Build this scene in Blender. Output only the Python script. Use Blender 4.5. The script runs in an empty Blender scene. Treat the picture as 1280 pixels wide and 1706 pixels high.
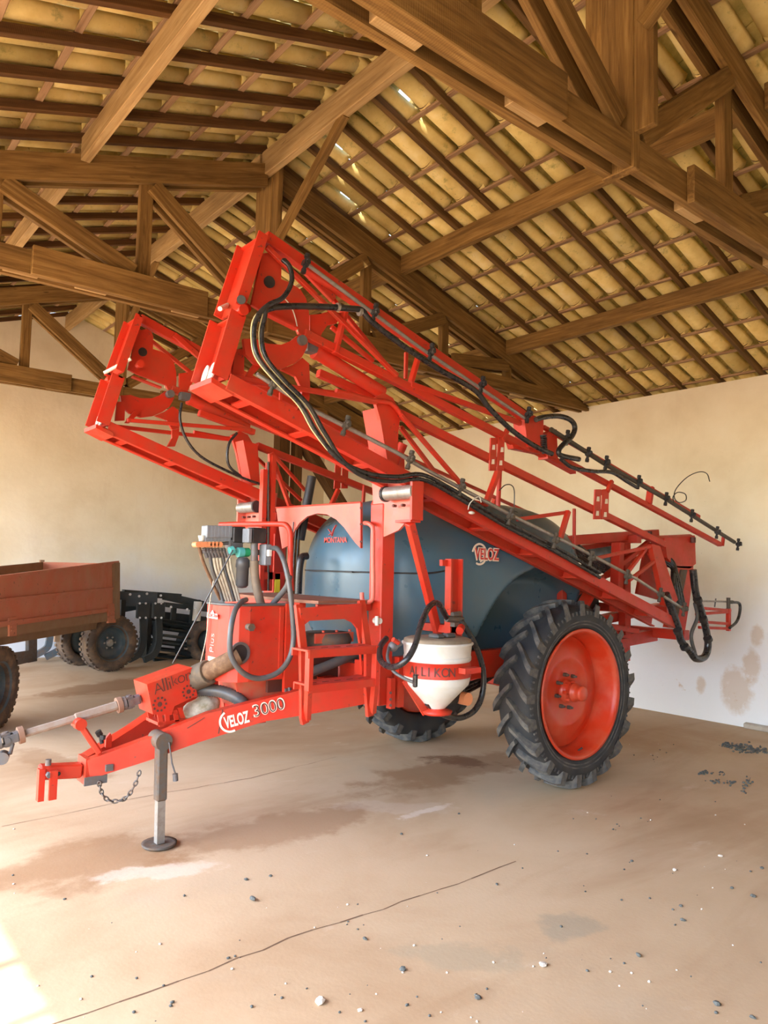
import bpy, bmesh, math, random
from mathutils import Vector, Matrix

# ------------------------------------------------------------------ camera
SC = bpy.context.scene
COL = SC.collection
CF, CYAW, CPITCH, CROLL, CSH, CH = 1223.66, 0.884462, 0.0725763, 0.0213313, 0.77, 1.8
_F = Vector((math.cos(CYAW)*math.cos(CPITCH), math.sin(CYAW)*math.cos(CPITCH), math.sin(CPITCH)))
_R0 = Vector((math.sin(CYAW), -math.cos(CYAW), 0)); _U0 = _R0.cross(_F)
_R = _R0*math.cos(CROLL) + _U0*math.sin(CROLL); _U = _U0*math.cos(CROLL) - _R0*math.sin(CROLL)
cam_data = bpy.data.cameras.new('camera'); cam = bpy.data.objects.new('camera', cam_data); COL.objects.link(cam)
cam_data.sensor_fit = 'HORIZONTAL'; cam_data.sensor_width = 36; cam_data.lens = CF*36/1280
cam_data.clip_start = 0.05; cam_data.clip_end = 300
cam.matrix_world = Matrix(((_R.x, _U.x, -_F.x, 0), (_R.y, _U.y, -_F.y, 0), (_R.z, _U.z, -_F.z, CH), (0, 0, 0, 1)))
SC.camera = cam

# ------------------------------------------------------------------ sky, sun, exposure
world = bpy.data.worlds.new('sky'); SC.world = world; world.use_nodes = True
wn = world.node_tree.nodes; wl = world.node_tree.links
bg = wn['Background']
sky = wn.new('ShaderNodeTexSky'); sky.sky_type = 'NISHITA'; sky.sun_disc = False
sky.sun_elevation = math.radians(50); sky.sun_rotation = math.radians(285); sky.air_density = 1.0; sky.dust_density = 1.5
wl.new(sky.outputs['Color'], bg.inputs['Color']); bg.inputs['Strength'].default_value = 0.40
sun_d = bpy.data.lights.new('sun', 'SUN'); sun = bpy.data.objects.new('sun', sun_d); COL.objects.link(sun)
sun_d.energy = 3.2; sun_d.angle = math.radians(0.6); sun_d.color = (1.0, 0.93, 0.82)
SUN_DIR = Vector((-0.722, -0.28, 1.0)).normalized()          # towards the sun: the open left side
sun.rotation_euler = SUN_DIR.to_track_quat('Z', 'Y').to_euler(); sun.location = (-10, 0, 15)
SC.view_settings.view_transform = 'Standard'; SC.view_settings.look = 'None'
SC.view_settings.gamma = 1; SC.view_settings.use_curve_mapping = False
SC.view_settings.exposure = 2.2
SC.cycles.max_bounces = 10; SC.cycles.diffuse_bounces = 6; SC.cycles.sample_clamp_indirect = 8

# ------------------------------------------------------------------ helpers
rnd = random.Random(7)
V = Vector
def pt(u, v, X=None, Y=None, Z=None):
    """where the line of sight through a point of the photograph meets a plane of the place"""
    d = _F + _R*((u-640)/CF) - _U*((v-853-CSH)/CF)
    if X is not None: t = X/d.x
    elif Y is not None: t = Y/d.y
    else: t = (Z-CH)/d.z
    return V((0, 0, CH)) + d*t

def frame(d, up=(0, 0, 1)):
    d = V(d).normalized(); up = V(up)
    if abs(d.dot(up.normalized())) > 0.999: up = V((0, 1, 0)) if abs(d.y) < .9 else V((1, 0, 0))
    y = up.cross(d).normalized(); z = d.cross(y).normalized()
    return d, y, z

class MB:
    """collects shapes, then links them as ONE mesh object"""
    def __init__(s): s.v = []; s.f = []; s.sm = []
    def add(s, vs, fs, smooth=False):
        o = len(s.v); s.v += [V(a) for a in vs]; s.f += [tuple(i+o for i in f) for f in fs]; s.sm += [smooth]*len(fs); return s
    def hexa(s, c):
        return s.add(c, [(0, 3, 2, 1), (4, 5, 6, 7), (0, 1, 5, 4), (1, 2, 6, 5), (2, 3, 7, 6), (3, 0, 4, 7)])
    def box(s, c, size, ax=None, bev=0):
        c = V(c); X, Y, Z = ax or (V((1, 0, 0)), V((0, 1, 0)), V((0, 0, 1)))
        hx, hy, hz = [a/2 for a in size]
        def q(i, j, k): return c + X*(i) + Y*(j) + Z*(k)
        if not bev:
            return s.hexa([q(-hx, -hy, -hz), q(hx, -hy, -hz), q(hx, hy, -hz), q(-hx, hy, -hz), q(-hx, -hy, hz), q(hx, -hy, hz), q(hx, hy, hz), q(-hx, hy, hz)])
        b = min(bev, hx*.9, hy*.9, hz*.9); vs = []; idx = {}
        for sx in (-1, 1):
            for sy in (-1, 1):
                for sz in (-1, 1):
                    for a in range(3):
                        e = [hx-b, hy-b, hz-b]; e[a] += b
                        idx[(sx, sy, sz, a)] = len(vs); vs.append(q(sx*e[0], sy*e[1], sz*e[2]))
        fs = []
        for a in range(3):
            for sg in (-1, 1):
                o1, o2 = [i for i in range(3) if i != a]; loop = []
                for (p, r) in ((-1, -1), (1, -1), (1, 1), (-1, 1)):
                    k = [0, 0, 0]; k[a] = sg; k[o1] = p; k[o2] = r; loop.append(idx[(k[0], k[1], k[2], a)])
                fs.append(tuple(loop if (sg > 0) == (a != 1) else loop[::-1]))
        for a in range(3):
            o1, o2 = [i for i in range(3) if i != a]
            for p in (-1, 1):
                for r in (-1, 1):
                    k1 = [0, 0, 0]; k1[a] = -1; k1[o1] = p; k1[o2] = r; k2 = list(k1); k2[a] = 1
                    fs.append((idx[(*k1, o1)], idx[(*k2, o1)], idx[(*k2, o2)], idx[(*k1, o2)]))
        for k in [(x, y, z) for x in (-1, 1) for y in (-1, 1) for z in (-1, 1)]:
            fs.append((idx[(*k, 0)], idx[(*k, 1)], idx[(*k, 2)]))
        return s.add(vs, fs)
    def beam(s, a, b, w, h, up=(0, 0, 1), bev=0, ext=0):
        a = V(a); b = V(b); X, Y, Z = frame(b-a, up)
        return s.box((a+b)/2, ((b-a).length+2*ext, w, h), (X, Y, Z), bev)
    def chan(s, a, b, w, h, t=.006, up=(0, 0, 1)):
        """C-section: web of height h, flanges of width w towards +Y of its frame"""
        a = V(a); b = V(b); X, Y, Z = frame(b-a, up); L = (b-a).length; m = (a+b)/2
        s.box(m, (L, t, h), (X, Y, Z)); s.box(m+Z*(h/2-t/2)+Y*w/2, (L, w, t), (X, Y, Z)); s.box(m-Z*(h/2-t/2)+Y*w/2, (L, w, t), (X, Y, Z)); return s
    def tube(s, a, b, r, n=10, r2=None, cap=True):
        a = V(a); b = V(b); X, Y, Z = frame(b-a); r2 = r if r2 is None else r2
        vs = [p+(Y*math.cos(2*math.pi*i/n)+Z*math.sin(2*math.pi*i/n))*q for p, q in ((a, r), (b, r2)) for i in range(n)]
        s.add(vs, [(i, (i+1) % n, n+(i+1) % n, n+i) for i in range(n)], True)
        if cap: s.add(vs, [tuple(range(n-1, -1, -1)), tuple(range(n, 2*n))])
        return s
    def path(s, pts, r, n=8, closed=False, ridges=0):
        pts = [V(p) for p in pts]; m = len(pts); vs = []; up = V((0, 0, 1)); Yp = None
        for i, p in enumerate(pts):
            if closed: d = pts[(i+1) % m]-pts[i-1]
            else: d = pts[min(i+1, m-1)]-pts[max(i-1, 0)]
            d.normalize()
            if Yp is None: _, Y, Z = frame(d)
            else:
                Y = (Yp-d*Yp.dot(d)).normalized(); Z = d.cross(Y)
            Yp = Y; rr = r*(1+(ridges if i % 2 else 0))
            vs += [p+(Y*math.cos(2*math.pi*k/n)+Z*math.sin(2*math.pi*k/n))*rr for k in range(n)]
        fs = [(i*n+k, i*n+(k+1) % n, ((i+1) % m)*n+(k+1) % n, ((i+1) % m)*n+k) for i in range(m if closed else m-1) for k in range(n)]
        s.add(vs, fs, True)
        if not closed: s.add(vs[:n]+vs[-n:], [tuple(range(n-1, -1, -1)), tuple(range(n, 2*n))])
        return s
    def lathe(s, prof, o, axis, n=32, smooth=True, up=(0, 0, 1), a0=0, a1=None):
        """prof: (distance along the axis, radius)"""
        o = V(o); X, Y, Z = frame(axis, up); vs = []; m = len(prof); full = a1 is None
        steps = n if full else n+1; a1 = 2*math.pi if full else a1
        for (d, r) in prof:
            for k in range(steps):
                a = a0+(a1-a0)*k/n; vs.append(o+X*d+(Y*math.cos(a)+Z*math.sin(a))*r)
        fs = []
        for j in range(m-1):
            for k in range(n):
                k2 = (k+1) % steps if full else k+1
                fs.append((j*steps+k, j*steps+k2, (j+1)*steps+k2, (j+1)*steps+k))
        return s.add(vs, fs, smooth)
    def prism(s, poly, off):
        poly = [V(p) for p in poly]; off = V(off); n = len(poly)
        vs = poly+[p+off for p in poly]
        return s.add(vs, [tuple(range(n-1, -1, -1)), tuple(range(n, 2*n))]+[(i, (i+1) % n, n+(i+1) % n, n+i) for i in range(n)])
    def sphere(s, c, r, sx=1, sy=1, sz=1, n=10, m=6):
        c = V(c); vs = [c+V((0, 0, -r*sz))]
        for j in range(1, m):
            t = -math.pi/2+math.pi*j/m
            vs += [c+V((r*sx*math.cos(t)*math.cos(2*math.pi*k/n), r*sy*math.cos(t)*math.sin(2*math.pi*k/n), r*sz*math.sin(t))) for k in range(n)]
        vs.append(c+V((0, 0, r*sz))); L = len(vs)-1
        fs = [(0, 1+(k+1) % n, 1+k) for k in range(n)]+[(L, L-n+k, L-n+(k+1) % n) for k in range(n)]
        fs += [(1+j*n+k, 1+j*n+(k+1) % n, 1+(j+1)*n+(k+1) % n, 1+(j+1)*n+k) for j in range(m-2) for k in range(n)]
        return s.add(vs, fs, True)
    def build(s, name, mat, parent=None, label=None, kind=None, origin=None, fix=True):
        me = bpy.data.meshes.new(name); o = V(origin) if origin is not None else (wloc(parent) if parent else V((0, 0, 0)))
        me.from_pydata([v-o for v in s.v], [], s.f)
        me.polygons.foreach_set('use_smooth', s.sm)
        if fix:
            bm = bmesh.new(); bm.from_mesh(me); bmesh.ops.recalc_face_normals(bm, faces=bm.faces); bm.to_mesh(me); bm.free()
        me.update()
        ob = link(name, me, mat, parent)
        if origin is not None: ob.location = o-(wloc(parent) if parent else V((0, 0, 0)))
        if label: ob['label'] = label
        if kind: ob['kind'] = kind
        return ob

WL = {}
def wloc(o): return WL.get(o.name, V((0, 0, 0)))
def link(name, data, mat=None, parent=None):
    ob = bpy.data.objects.new(name, data); COL.objects.link(ob)
    if mat is not None and data is not None:
        for m in (mat if isinstance(mat, (list, tuple)) else [mat]): data.materials.append(m)
    if parent: ob.parent = parent; WL[ob.name] = wloc(parent)
    return ob
def empty(name, loc, parent=None, label=None, cat=None, group=None, kind=None):
    o = bpy.data.objects.new(name, None); COL.objects.link(o); o.empty_display_size = .1
    loc = V(loc)
    if parent: o.parent = parent; o.location = loc-wloc(parent)
    else: o.location = loc
    WL[o.name] = loc
    tag(o, label, cat, group, kind); return o
def tag(o, label=None, cat=None, group=None, kind=None):
    for k, x in (('label', label), ('category', cat), ('group', group), ('kind', kind)):
        if x: o[k] = x
    return o
def spline(pts, n=8):
    pts = [V(p) for p in pts]; out = []
    P = [pts[0]*2-pts[1]]+pts+[pts[-1]*2-pts[-2]]
    for i in range(1, len(P)-2):
        a, b, c, d = P[i-1:i+3]
        for k in range(n):
            t = k/n
            out.append(.5*((2*b)+(c-a)*t+(2*a-5*b+4*c-d)*t*t+(3*b-a-3*c+d)*t**3))
    out.append(pts[-1]); return out

# ------------------------------------------------------------------ materials
def newmat(name):
    m = bpy.data.materials.new(name); m.use_nodes = True; nt = m.node_tree
    return m, nt.nodes, nt.links, nt.nodes['Principled BSDF']
def noise_col(n, l, vec, scale, stops, detail=4, rough=.6, dist=0):
    t = n.new('ShaderNodeTexNoise'); t.inputs['Scale'].default_value = scale; t.inputs['Detail'].default_value = detail
    t.inputs['Roughness'].default_value = rough; t.inputs['Distortion'].default_value = dist
    if vec: l.new(vec, t.inputs['Vector'])
    r = n.new('ShaderNodeValToRGB'); e = r.color_ramp.elements
    while len(e) < len(stops): e.new(.5)
    for i, (p, c) in enumerate(stops): e[i].position = p; e[i].color = (*c, 1) if len(c) == 3 else c
    l.new(t.outputs['Fac'], r.inputs['Fac']); return r.outputs['Color']
def mix(n, l, fac, a, b, mode='MIX'):
    m = n.new('ShaderNodeMix'); m.data_type = 'RGBA'; m.blend_type = mode
    if isinstance(fac, (int, float)): m.inputs[0].default_value = fac
    else: l.new(fac, m.inputs[0])
    for i, x in ((6, a), (7, b)):
        if isinstance(x, tuple): m.inputs[i].default_value = (*x, 1)
        else: l.new(x, m.inputs[i])
    return m.outputs[2]
def coords(n, kind='Object', scale=None):
    t = n.new('ShaderNodeTexCoord'); return t.outputs[kind]
def mapped(n, l, vec, scale, rndoff=False):
    m = n.new('ShaderNodeMapping'); m.inputs['Scale'].default_value = scale; l.new(vec, m.inputs['Vector'])
    if rndoff:
        oi = n.new('ShaderNodeObjectInfo'); mm = n.new('ShaderNodeMath'); mm.operation = 'MULTIPLY'; mm.inputs[1].default_value = 37
        l.new(oi.outputs['Random'], mm.inputs[0]); l.new(mm.outputs[0], m.inputs['Location'])
    return m.outputs['Vector']
def bump(n, l, b, height, strength=.3, dist=.01):
    k = n.new('ShaderNodeBump'); k.inputs['Strength'].default_value = strength; k.inputs['Distance'].default_value = dist
    l.new(height, k.inputs['Height']); l.new(k.outputs['Normal'], b.inputs['Normal'])

def paint(name, col, rough=.4, dirt=(.20, .11, .05), amount=.35, scale=6, metal=0, spec=.5, chips=None):
    m, n, l, b = newmat(name); c = coords(n)
    f = noise_col(n, l, c, scale, [(.42, (0, 0, 0)), (.75, (amount,)*3)], 6, .65)
    o = mix(n, l, f, col, dirt)
    if chips:
        g = noise_col(n, l, c, scale*5, [(.68, (0, 0, 0)), (.69, (1, 1, 1))], 3, .6); o = mix(n, l, g, o, chips)
    l.new(o, b.inputs['Base Color']); b.inputs['Roughness'].default_value = rough; b.inputs['Metallic'].default_value = metal
    b.inputs['Specular IOR Level'].default_value = spec
    rr = noise_col(n, l, c, scale*2, [(.3, (rough*.8,)*3), (.7, (min(1, rough*1.4),)*3)]); l.new(rr, b.inputs['Roughness'])
    return m
def plain(name, col, rough=.5, metal=0):
    m, n, l, b = newmat(name); b.inputs['Base Color'].default_value = (*col, 1); b.inputs['Roughness'].default_value = rough; b.inputs['Metallic'].default_value = metal; return m

def wood(name, dark, mid, light, moss=None):
    m, n, l, b = newmat(name); c = coords(n)
    g = mapped(n, l, c, (1.2, 22, 22), True)
    a = noise_col(n, l, g, 1.6, [(.25, dark), (.5, mid), (.78, light)], 6, .65, .6)
    big = mapped(n, l, c, (.7, 3, 3), True)
    v = noise_col(n, l, big, 1.5, [(.3, (.66, .63, .6)), (.7, (1.12, 1.1, 1.05))], 3)
    o = mix(n, l, 1, a, v, 'MULTIPLY')
    kn = noise_col(n, l, mapped(n, l, c, (3, 9, 9), True), 1.2, [(.70, (0, 0, 0)), (.78, (.75, .75, .75))], 2)
    o = mix(n, l, kn, o, tuple(x*.45 for x in dark))
    l.new(o, b.inputs['Base Color']); b.inputs['Roughness'].default_value = .75; b.inputs['Specular IOR Level'].default_value = .25
    saw = n.new('ShaderNodeTexWave'); saw.inputs['Scale'].default_value = 24; saw.inputs['Distortion'].default_value = 1.2
    l.new(mapped(n, l, c, (1, .25, .25), True), saw.inputs['Vector'])
    bump(n, l, b, saw.outputs['Fac'], .12, .004)
    return m
M = {}
M['timber'] = wood('sawn_timber', (.105, .052, .013), (.225, .124, .034), (.36, .218, .075))
M['timber_pale'] = wood('pale_timber', (.27, .16, .065), (.42, .275, .12), (.54, .39, .20))
M['timber_dark'] = wood('dark_timber', (.06, .024, .007), (.11, .05, .015), (.18, .09, .03))

m, n, l, b = newmat('roof_tile'); c = coords(n); M['tile'] = m
cc = mapped(n, l, c, (1, 1, 1), True)
a = noise_col(n, l, cc, 5, [(.3, (.63, .475, .165)), (.55, (.76, .615, .26)), (.75, (.81, .70, .39))], 5, .6)
oi = n.new('ShaderNodeObjectInfo'); r = n.new('ShaderNodeValToRGB'); e = r.color_ramp.elements
e[0].position = 0; e[0].color = (.62, .58, .44, 1); e[1].position = 1; e[1].color = (1.12, 1.08, 1.0, 1); l.new(oi.outputs['Random'], r.inputs['Fac'])
a = mix(n, l, 1, a, r.outputs['Color'], 'MULTIPLY')
li = noise_col(n, l, cc, 7, [(.57, (0, 0, 0)), (.72, (.7, .7, .7))], 7, .75)
a = mix(n, l, li, a, (.15, .155, .03))
sp = noise_col(n, l, cc, 26, [(.66, (0, 0, 0)), (.72, (.6, .6, .6))], 4, .7)
a = mix(n, l, sp, a, (.09, .06, .025))
l.new(a, b.inputs['Base Color']); b.inputs['Roughness'].default_value = .85
bump(n, l, b, sp, .2, .004)

m, n, l, b = newmat('mossy_shaded_cap_tile'); c = coords(n); M['cap'] = m  # moss tones, darkened as well for the shade between the channels
a = noise_col(n, l, c, 4, [(.35, (.16, .13, .035)), (.55, (.34, .25, .085)), (.75, (.55, .42, .18))], 6, .65)
l.new(a, b.inputs['Base Color']); b.inputs['Roughness'].default_value = .9

m, n, l, b = newmat('lime_plaster'); c = coords(n); M['plaster'] = m
a = noise_col(n, l, c, .9, [(.3, (.70, .60, .425)), (.55, (.80, .715, .545)), (.8, (.84, .775, .64))], 8, .62)
st = noise_col(n, l, mapped(n, l, c, (1, 1, .25)), 2.2, [(.55, (0, 0, 0)), (.8, (.35, .35, .35))], 6, .7)
a = mix(n, l, st, a, (.56, .42, .28))
# skylight on the lower walls painted in: a cool whiter band, uneven edge
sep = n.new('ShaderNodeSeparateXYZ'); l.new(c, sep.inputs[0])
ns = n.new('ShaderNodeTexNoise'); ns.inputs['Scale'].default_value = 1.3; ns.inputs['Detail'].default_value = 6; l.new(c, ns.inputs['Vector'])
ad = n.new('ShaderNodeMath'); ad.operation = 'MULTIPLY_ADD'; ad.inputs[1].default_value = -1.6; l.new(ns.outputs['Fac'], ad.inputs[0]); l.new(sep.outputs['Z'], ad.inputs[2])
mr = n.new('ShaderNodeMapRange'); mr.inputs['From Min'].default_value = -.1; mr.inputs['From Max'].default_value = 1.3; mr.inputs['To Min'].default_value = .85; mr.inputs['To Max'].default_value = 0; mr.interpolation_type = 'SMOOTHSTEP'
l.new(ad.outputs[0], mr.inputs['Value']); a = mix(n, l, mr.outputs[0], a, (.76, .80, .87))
fl = noise_col(n, l, c, 3.2, [(.66, (0, 0, 0)), (.70, (1, 1, 1))], 7, .72)
lo = n.new('ShaderNodeMapRange'); lo.inputs['From Min'].default_value = .1; lo.inputs['From Max'].default_value = 1.1; lo.inputs['To Min'].default_value = .75; lo.inputs['To Max'].default_value = 0
l.new(sep.outputs['Z'], lo.inputs['Value'])
fm = n.new('ShaderNodeMath'); fm.operation = 'MULTIPLY'; l.new(fl, fm.inputs[0]); l.new(lo.outputs[0], fm.inputs[1])
a = mix(n, l, fm.outputs[0], a, (.50, .33, .2))
sk = noise_col(n, l, c, 38, [(.73, (0, 0, 0)), (.77, (.6, .6, .6))], 3, .6); a = mix(n, l, sk, a, (.3, .2, .12))
for (u, v, su, sv) in ((1228, 1150, .30, .42), (1252, 1110, .16, .3), (1168, 1142, .10, .16), (1262, 1060, .12, .2)):      # flaked patches low on the right wall
    q = pt(u, v, X=8.855); mp = n.new('ShaderNodeMapping'); mp.vector_type = 'TEXTURE'; mp.inputs['Location'].default_value = q; mp.inputs['Scale'].default_value = (.5, su, sv); l.new(c, mp.inputs['Vector'])
    gr_ = n.new('ShaderNodeTexGradient'); gr_.gradient_type = 'SPHERICAL'; l.new(mp.outputs[0], gr_.inputs[0])
    nz = n.new('ShaderNodeTexNoise'); nz.inputs['Scale'].default_value = 9; nz.inputs['Detail'].default_value = 7; nz.inputs['Roughness'].default_value = .7; l.new(c, nz.inputs['Vector'])
    m1 = n.new('ShaderNodeMath'); m1.operation = 'MULTIPLY'; l.new(gr_.outputs['Fac'], m1.inputs[0]); l.new(nz.outputs['Fac'], m1.inputs[1])
    r1 = n.new('ShaderNodeMapRange'); r1.inputs['From Min'].default_value = .13; r1.inputs['From Max'].default_value = .26; r1.inputs['To Max'].default_value = .5; l.new(m1.outputs[0], r1.inputs['Value'])
    a = mix(n, l, r1.outputs[0], a, (.52, .35, .20))
l.new(a, b.inputs['Base Color']); b.inputs['Roughness'].default_value = .9; b.inputs['Specular IOR Level'].default_value = .2
hb = n.new('ShaderNodeTexNoise'); hb.inputs['Scale'].default_value = 14; hb.inputs['Detail'].default_value = 8; l.new(c, hb.inputs['Vector']); bump(n, l, b, hb.outputs['Fac'], .25, .01)

m, n, l, b = newmat('dusty_concrete'); c = coords(n); M['concrete'] = m
a = noise_col(n, l, c, .55, [(.25, (.40, .26, .145)), (.5, (.52, .385, .245)), (.75, (.60, .47, .325))], 8, .6, .4)
w2 = noise_col(n, l, mapped(n, l, c, (.25, 1.1, 1)), 1.1, [(.52, (0, 0, 0)), (.75, (.55, .55, .55))], 7, .62, .6)
a = mix(n, l, w2, a, (.30, .165, .075))
w3 = noise_col(n, l, mapped(n, l, c, (.7, 1.2, 1)), 1.7, [(.62, (0, 0, 0)), (.75, (.5, .5, .5))], 7, .7, .3)
a = mix(n, l, w3, a, (.68, .58, .47))
gr = noise_col(n, l, c, .8, [(.58, (0, 0, 0)), (.8, (.5, .5, .5))], 6, .6)
a = mix(n, l, gr, a, (.40, .345, .26))
sk = noise_col(n, l, c, 30, [(.70, (0, 0, 0)), (.76, (.55, .55, .55))], 4, .65); a = mix(n, l, sk, a, (.24, .16, .10))
sk = noise_col(n, l, c, 19, [(.74, (0, 0, 0)), (.78, (.6, .6, .6))], 3, .6); a = mix(n, l, sk, a, (.75, .68, .6))
def stain(a, c0, c1, width, colr, amt, sc=2.2, thr=(.42, .62)):
    """an old stain with a ragged outline lying between two points of the slab"""
    mid = (c0+c1)/2; d = c1-c0; ang = math.atan2(d.y, d.x)
    mp = n.new('ShaderNodeMapping'); mp.vector_type = 'TEXTURE'; mp.inputs['Location'].default_value = (mid.x, mid.y, 0); mp.inputs['Rotation'].default_value = (0, 0, ang); mp.inputs['Scale'].default_value = (d.length*.62, width, 1)
    l.new(c, mp.inputs['Vector']); gr_ = n.new('ShaderNodeTexGradient'); gr_.gradient_type = 'SPHERICAL'; l.new(mp.outputs[0], gr_.inputs[0])
    nz = n.new('ShaderNodeTexNoise'); nz.inputs['Scale'].default_value = sc; nz.inputs['Detail'].default_value = 7; nz.inputs['Roughness'].default_value = .65; l.new(c, nz.inputs['Vector'])
    ml = n.new('ShaderNodeMath'); ml.operation = 'MULTIPLY_ADD'; ml.inputs[1].default_value = .55; l.new(gr_.outputs['Fac'], ml.inputs[0]); l.new(nz.outputs['Fac'], ml.inputs[2])
    m2 = n.new('ShaderNodeMath'); m2.operation = 'MULTIPLY'; gt = n.new('ShaderNodeMath'); gt.operation = 'GREATER_THAN'; gt.inputs[1].default_value = .001; l.new(gr_.outputs['Fac'], gt.inputs[0])
    rr = n.new('ShaderNodeMapRange'); rr.inputs['From Min'].default_value = thr[0]+.2; rr.inputs['From Max'].default_value = thr[1]+.2; rr.inputs['To Max'].default_value = amt; rr.interpolation_type = 'SMOOTHSTEP'; l.new(ml.outputs[0], rr.inputs['Value'])
    l.new(rr.outputs[0], m2.inputs[0]); l.new(gt.outputs[0], m2.inputs[1]); return mix(n, l, m2.outputs[0], a, colr)
P0 = lambda u, v: pt(u, v, Z=0)
BR, WH = (.27, .135, .055), (.74, .66, .56)
a = stain(a, P0(-60, 1480), P0(330, 1400), .55, BR, .6); a = stain(a, P0(200, 1440), P0(640, 1340), .45, BR, .5); a = stain(a, P0(560, 1330), P0(900, 1250), .5, BR, .6)
a = stain(a, P0(690, 1265), P0(850, 1275), .25, (.17, .075, .03), .8, 3); a = stain(a, P0(20, 1180), P0(330, 1135), .5, BR, .7); a = stain(a, P0(0, 1250), P0(220, 1310), .3, BR, .45)
a = stain(a, P0(140, 1465), P0(400, 1440), .16, WH, .45, 5); a = stain(a, P0(655, 1368), P0(760, 1338), .07, WH, .6, 6); a = stain(a, P0(520, 1340), P0(780, 1350), .2, WH, .2, 4)
a = stain(a, P0(880, 1560), P0(1010, 1530), .2, (.33, .29, .21), .6, 4); a = stain(a, P0(650, 1590), P0(900, 1600), .2, (.37, .31, .21), .5, 4)
l.new(a, b.inputs['Base Color']); b.inputs['Roughness'].default_value = .78; b.inputs['Specular IOR Level'].default_value = .3
hb = n.new('ShaderNodeTexNoise'); hb.inputs['Scale'].default_value = 45; hb.inputs['Detail'].default_value = 8; l.new(c, hb.inputs['Vector']); bump(n, l, b, hb.outputs['Fac'], .15, .006)
m, n, l, b = newmat('red_earth'); c = coords(n); M['earth'] = m
a = noise_col(n, l, c, .4, [(.3, (.42, .25, .12)), (.7, (.56, .39, .23))], 8); l.new(a, b.inputs['Base Color']); b.inputs['Roughness'].default_value = .95

# ------------------------------------------------------------------ setting
XW, YB, XR, SL = 8.855, 12.85, 3.53, 0.33          # right wall, back wall, ridge, roof pitch
XL = 2*XR-XW                                        # left eave line, open side
Y0 = -9.5
def zraf(x): return 4.14+SL*((XW-x) if x > XR else (x-XL))      # underside of the rafters
def zfloor(y): return max(0, (y-6.6)*.03)
fb = MB()
ys = [Y0-.3, 6.6, YB+.3]
vs = []
for y in ys: vs += [(XL-.6, y, zfloor(y)), (XW+.1, y, zfloor(y)), (XL-.6, y, -.3), (XW+.1, y, -.3)]
fs = []
for j in (0, 1):
    a, c2 = j*4, j*4+4
    fs += [(a, a+1, c2+1, c2), (a+2, c2+2, c2+3, a+3), (a, c2, c2+2, a+2), (a+1, a+3, c2+3, c2+1)]
fs += [(0, 2, 3, 1), (8, 9, 11, 10)]
fb.add(vs, fs); floor_ob = fb.build('floor', M['concrete'], kind='structure')
# hairline cracks across the slab
def crack(pts, w=.006):
    q = []
    for a, b2 in zip(pts[:-1], pts[1:]):
        a, b2 = V(a), V(b2); k = max(2, int((b2-a).length/.12))
        for i in range(k): q.append(a.lerp(b2, i/k)+V((rnd.uniform(-.012, .012), rnd.uniform(-.012, .012), 0)))
    q.append(V(pts[-1])); mb = MB()
    for a, b2 in zip(q[:-1], q[1:]):
        d = (b2-a).normalized(); s2 = V((-d.y, d.x, 0))*w*rnd.uniform(.3, .8)
        z = V((0, 0, .0015)); mb.add([a-s2+z, b2-s2+z, b2+s2+z, a+s2+z], [(0, 1, 2, 3)])
    return mb.build('crack', M['crack'], floor_ob)
M['crack'] = plain('crack_dirt', (.16, .09, .05), .9)
crack([pt(85, 1706, Z=0), pt(250, 1653, Z=0), pt(440, 1582, Z=0), pt(520, 1550, Z=0), pt(640, 1514, Z=0), pt(760, 1473, Z=0), pt(860, 1436, Z=0)])
crack([pt(0, 1378, Z=0), pt(120, 1355, Z=0), pt(250, 1326, Z=0), pt(420, 1297, Z=0), pt(560, 1262, Z=0)], .005)
gm = MB(); gm.box((3, 3, -.25), (130, 130, .3)); gm.build('ground', M['earth'], kind='structure')
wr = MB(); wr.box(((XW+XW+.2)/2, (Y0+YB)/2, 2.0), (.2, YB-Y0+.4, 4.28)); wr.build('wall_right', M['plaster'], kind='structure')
wb = MB(); zt = 4.19
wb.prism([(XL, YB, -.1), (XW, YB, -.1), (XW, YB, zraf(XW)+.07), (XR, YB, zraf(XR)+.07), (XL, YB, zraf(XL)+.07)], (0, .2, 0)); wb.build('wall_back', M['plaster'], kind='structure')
wf0 = MB(); wf0.prism([(XL+1.2, Y0-.2, -.1), (XW, Y0-.2, -.1), (XW, Y0-.2, zraf(XW)+.07), (XR, Y0-.2, zraf(XR)+.07), (XL+1.2, Y0-.2, zraf(XL+1.2)+.07)], (0, .2, 0)); wf0.build('wall_front_blocker', M['plaster'], kind='structure')  # unseen end wall, added to cut light from behind the camera
wl0 = MB(); wl0.box((XL, (Y0-2.2)/2, 2.0), (.2, -2.2-Y0, 4.3)); wl0.build('wall_left_blocker', M['plaster'], kind='structure')  # unseen, added to close part of the open side and darken camera-side faces
cb = MB(); cb.beam((XW-.03, 1.0, .03), (XW-.03, 4.05, .03), .07, .07, bev=.015); cb.build('trim_1', paint('curb_cement', (.42, .38, .33), .9, (.2, .13, .08), .5), kind='structure')

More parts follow.
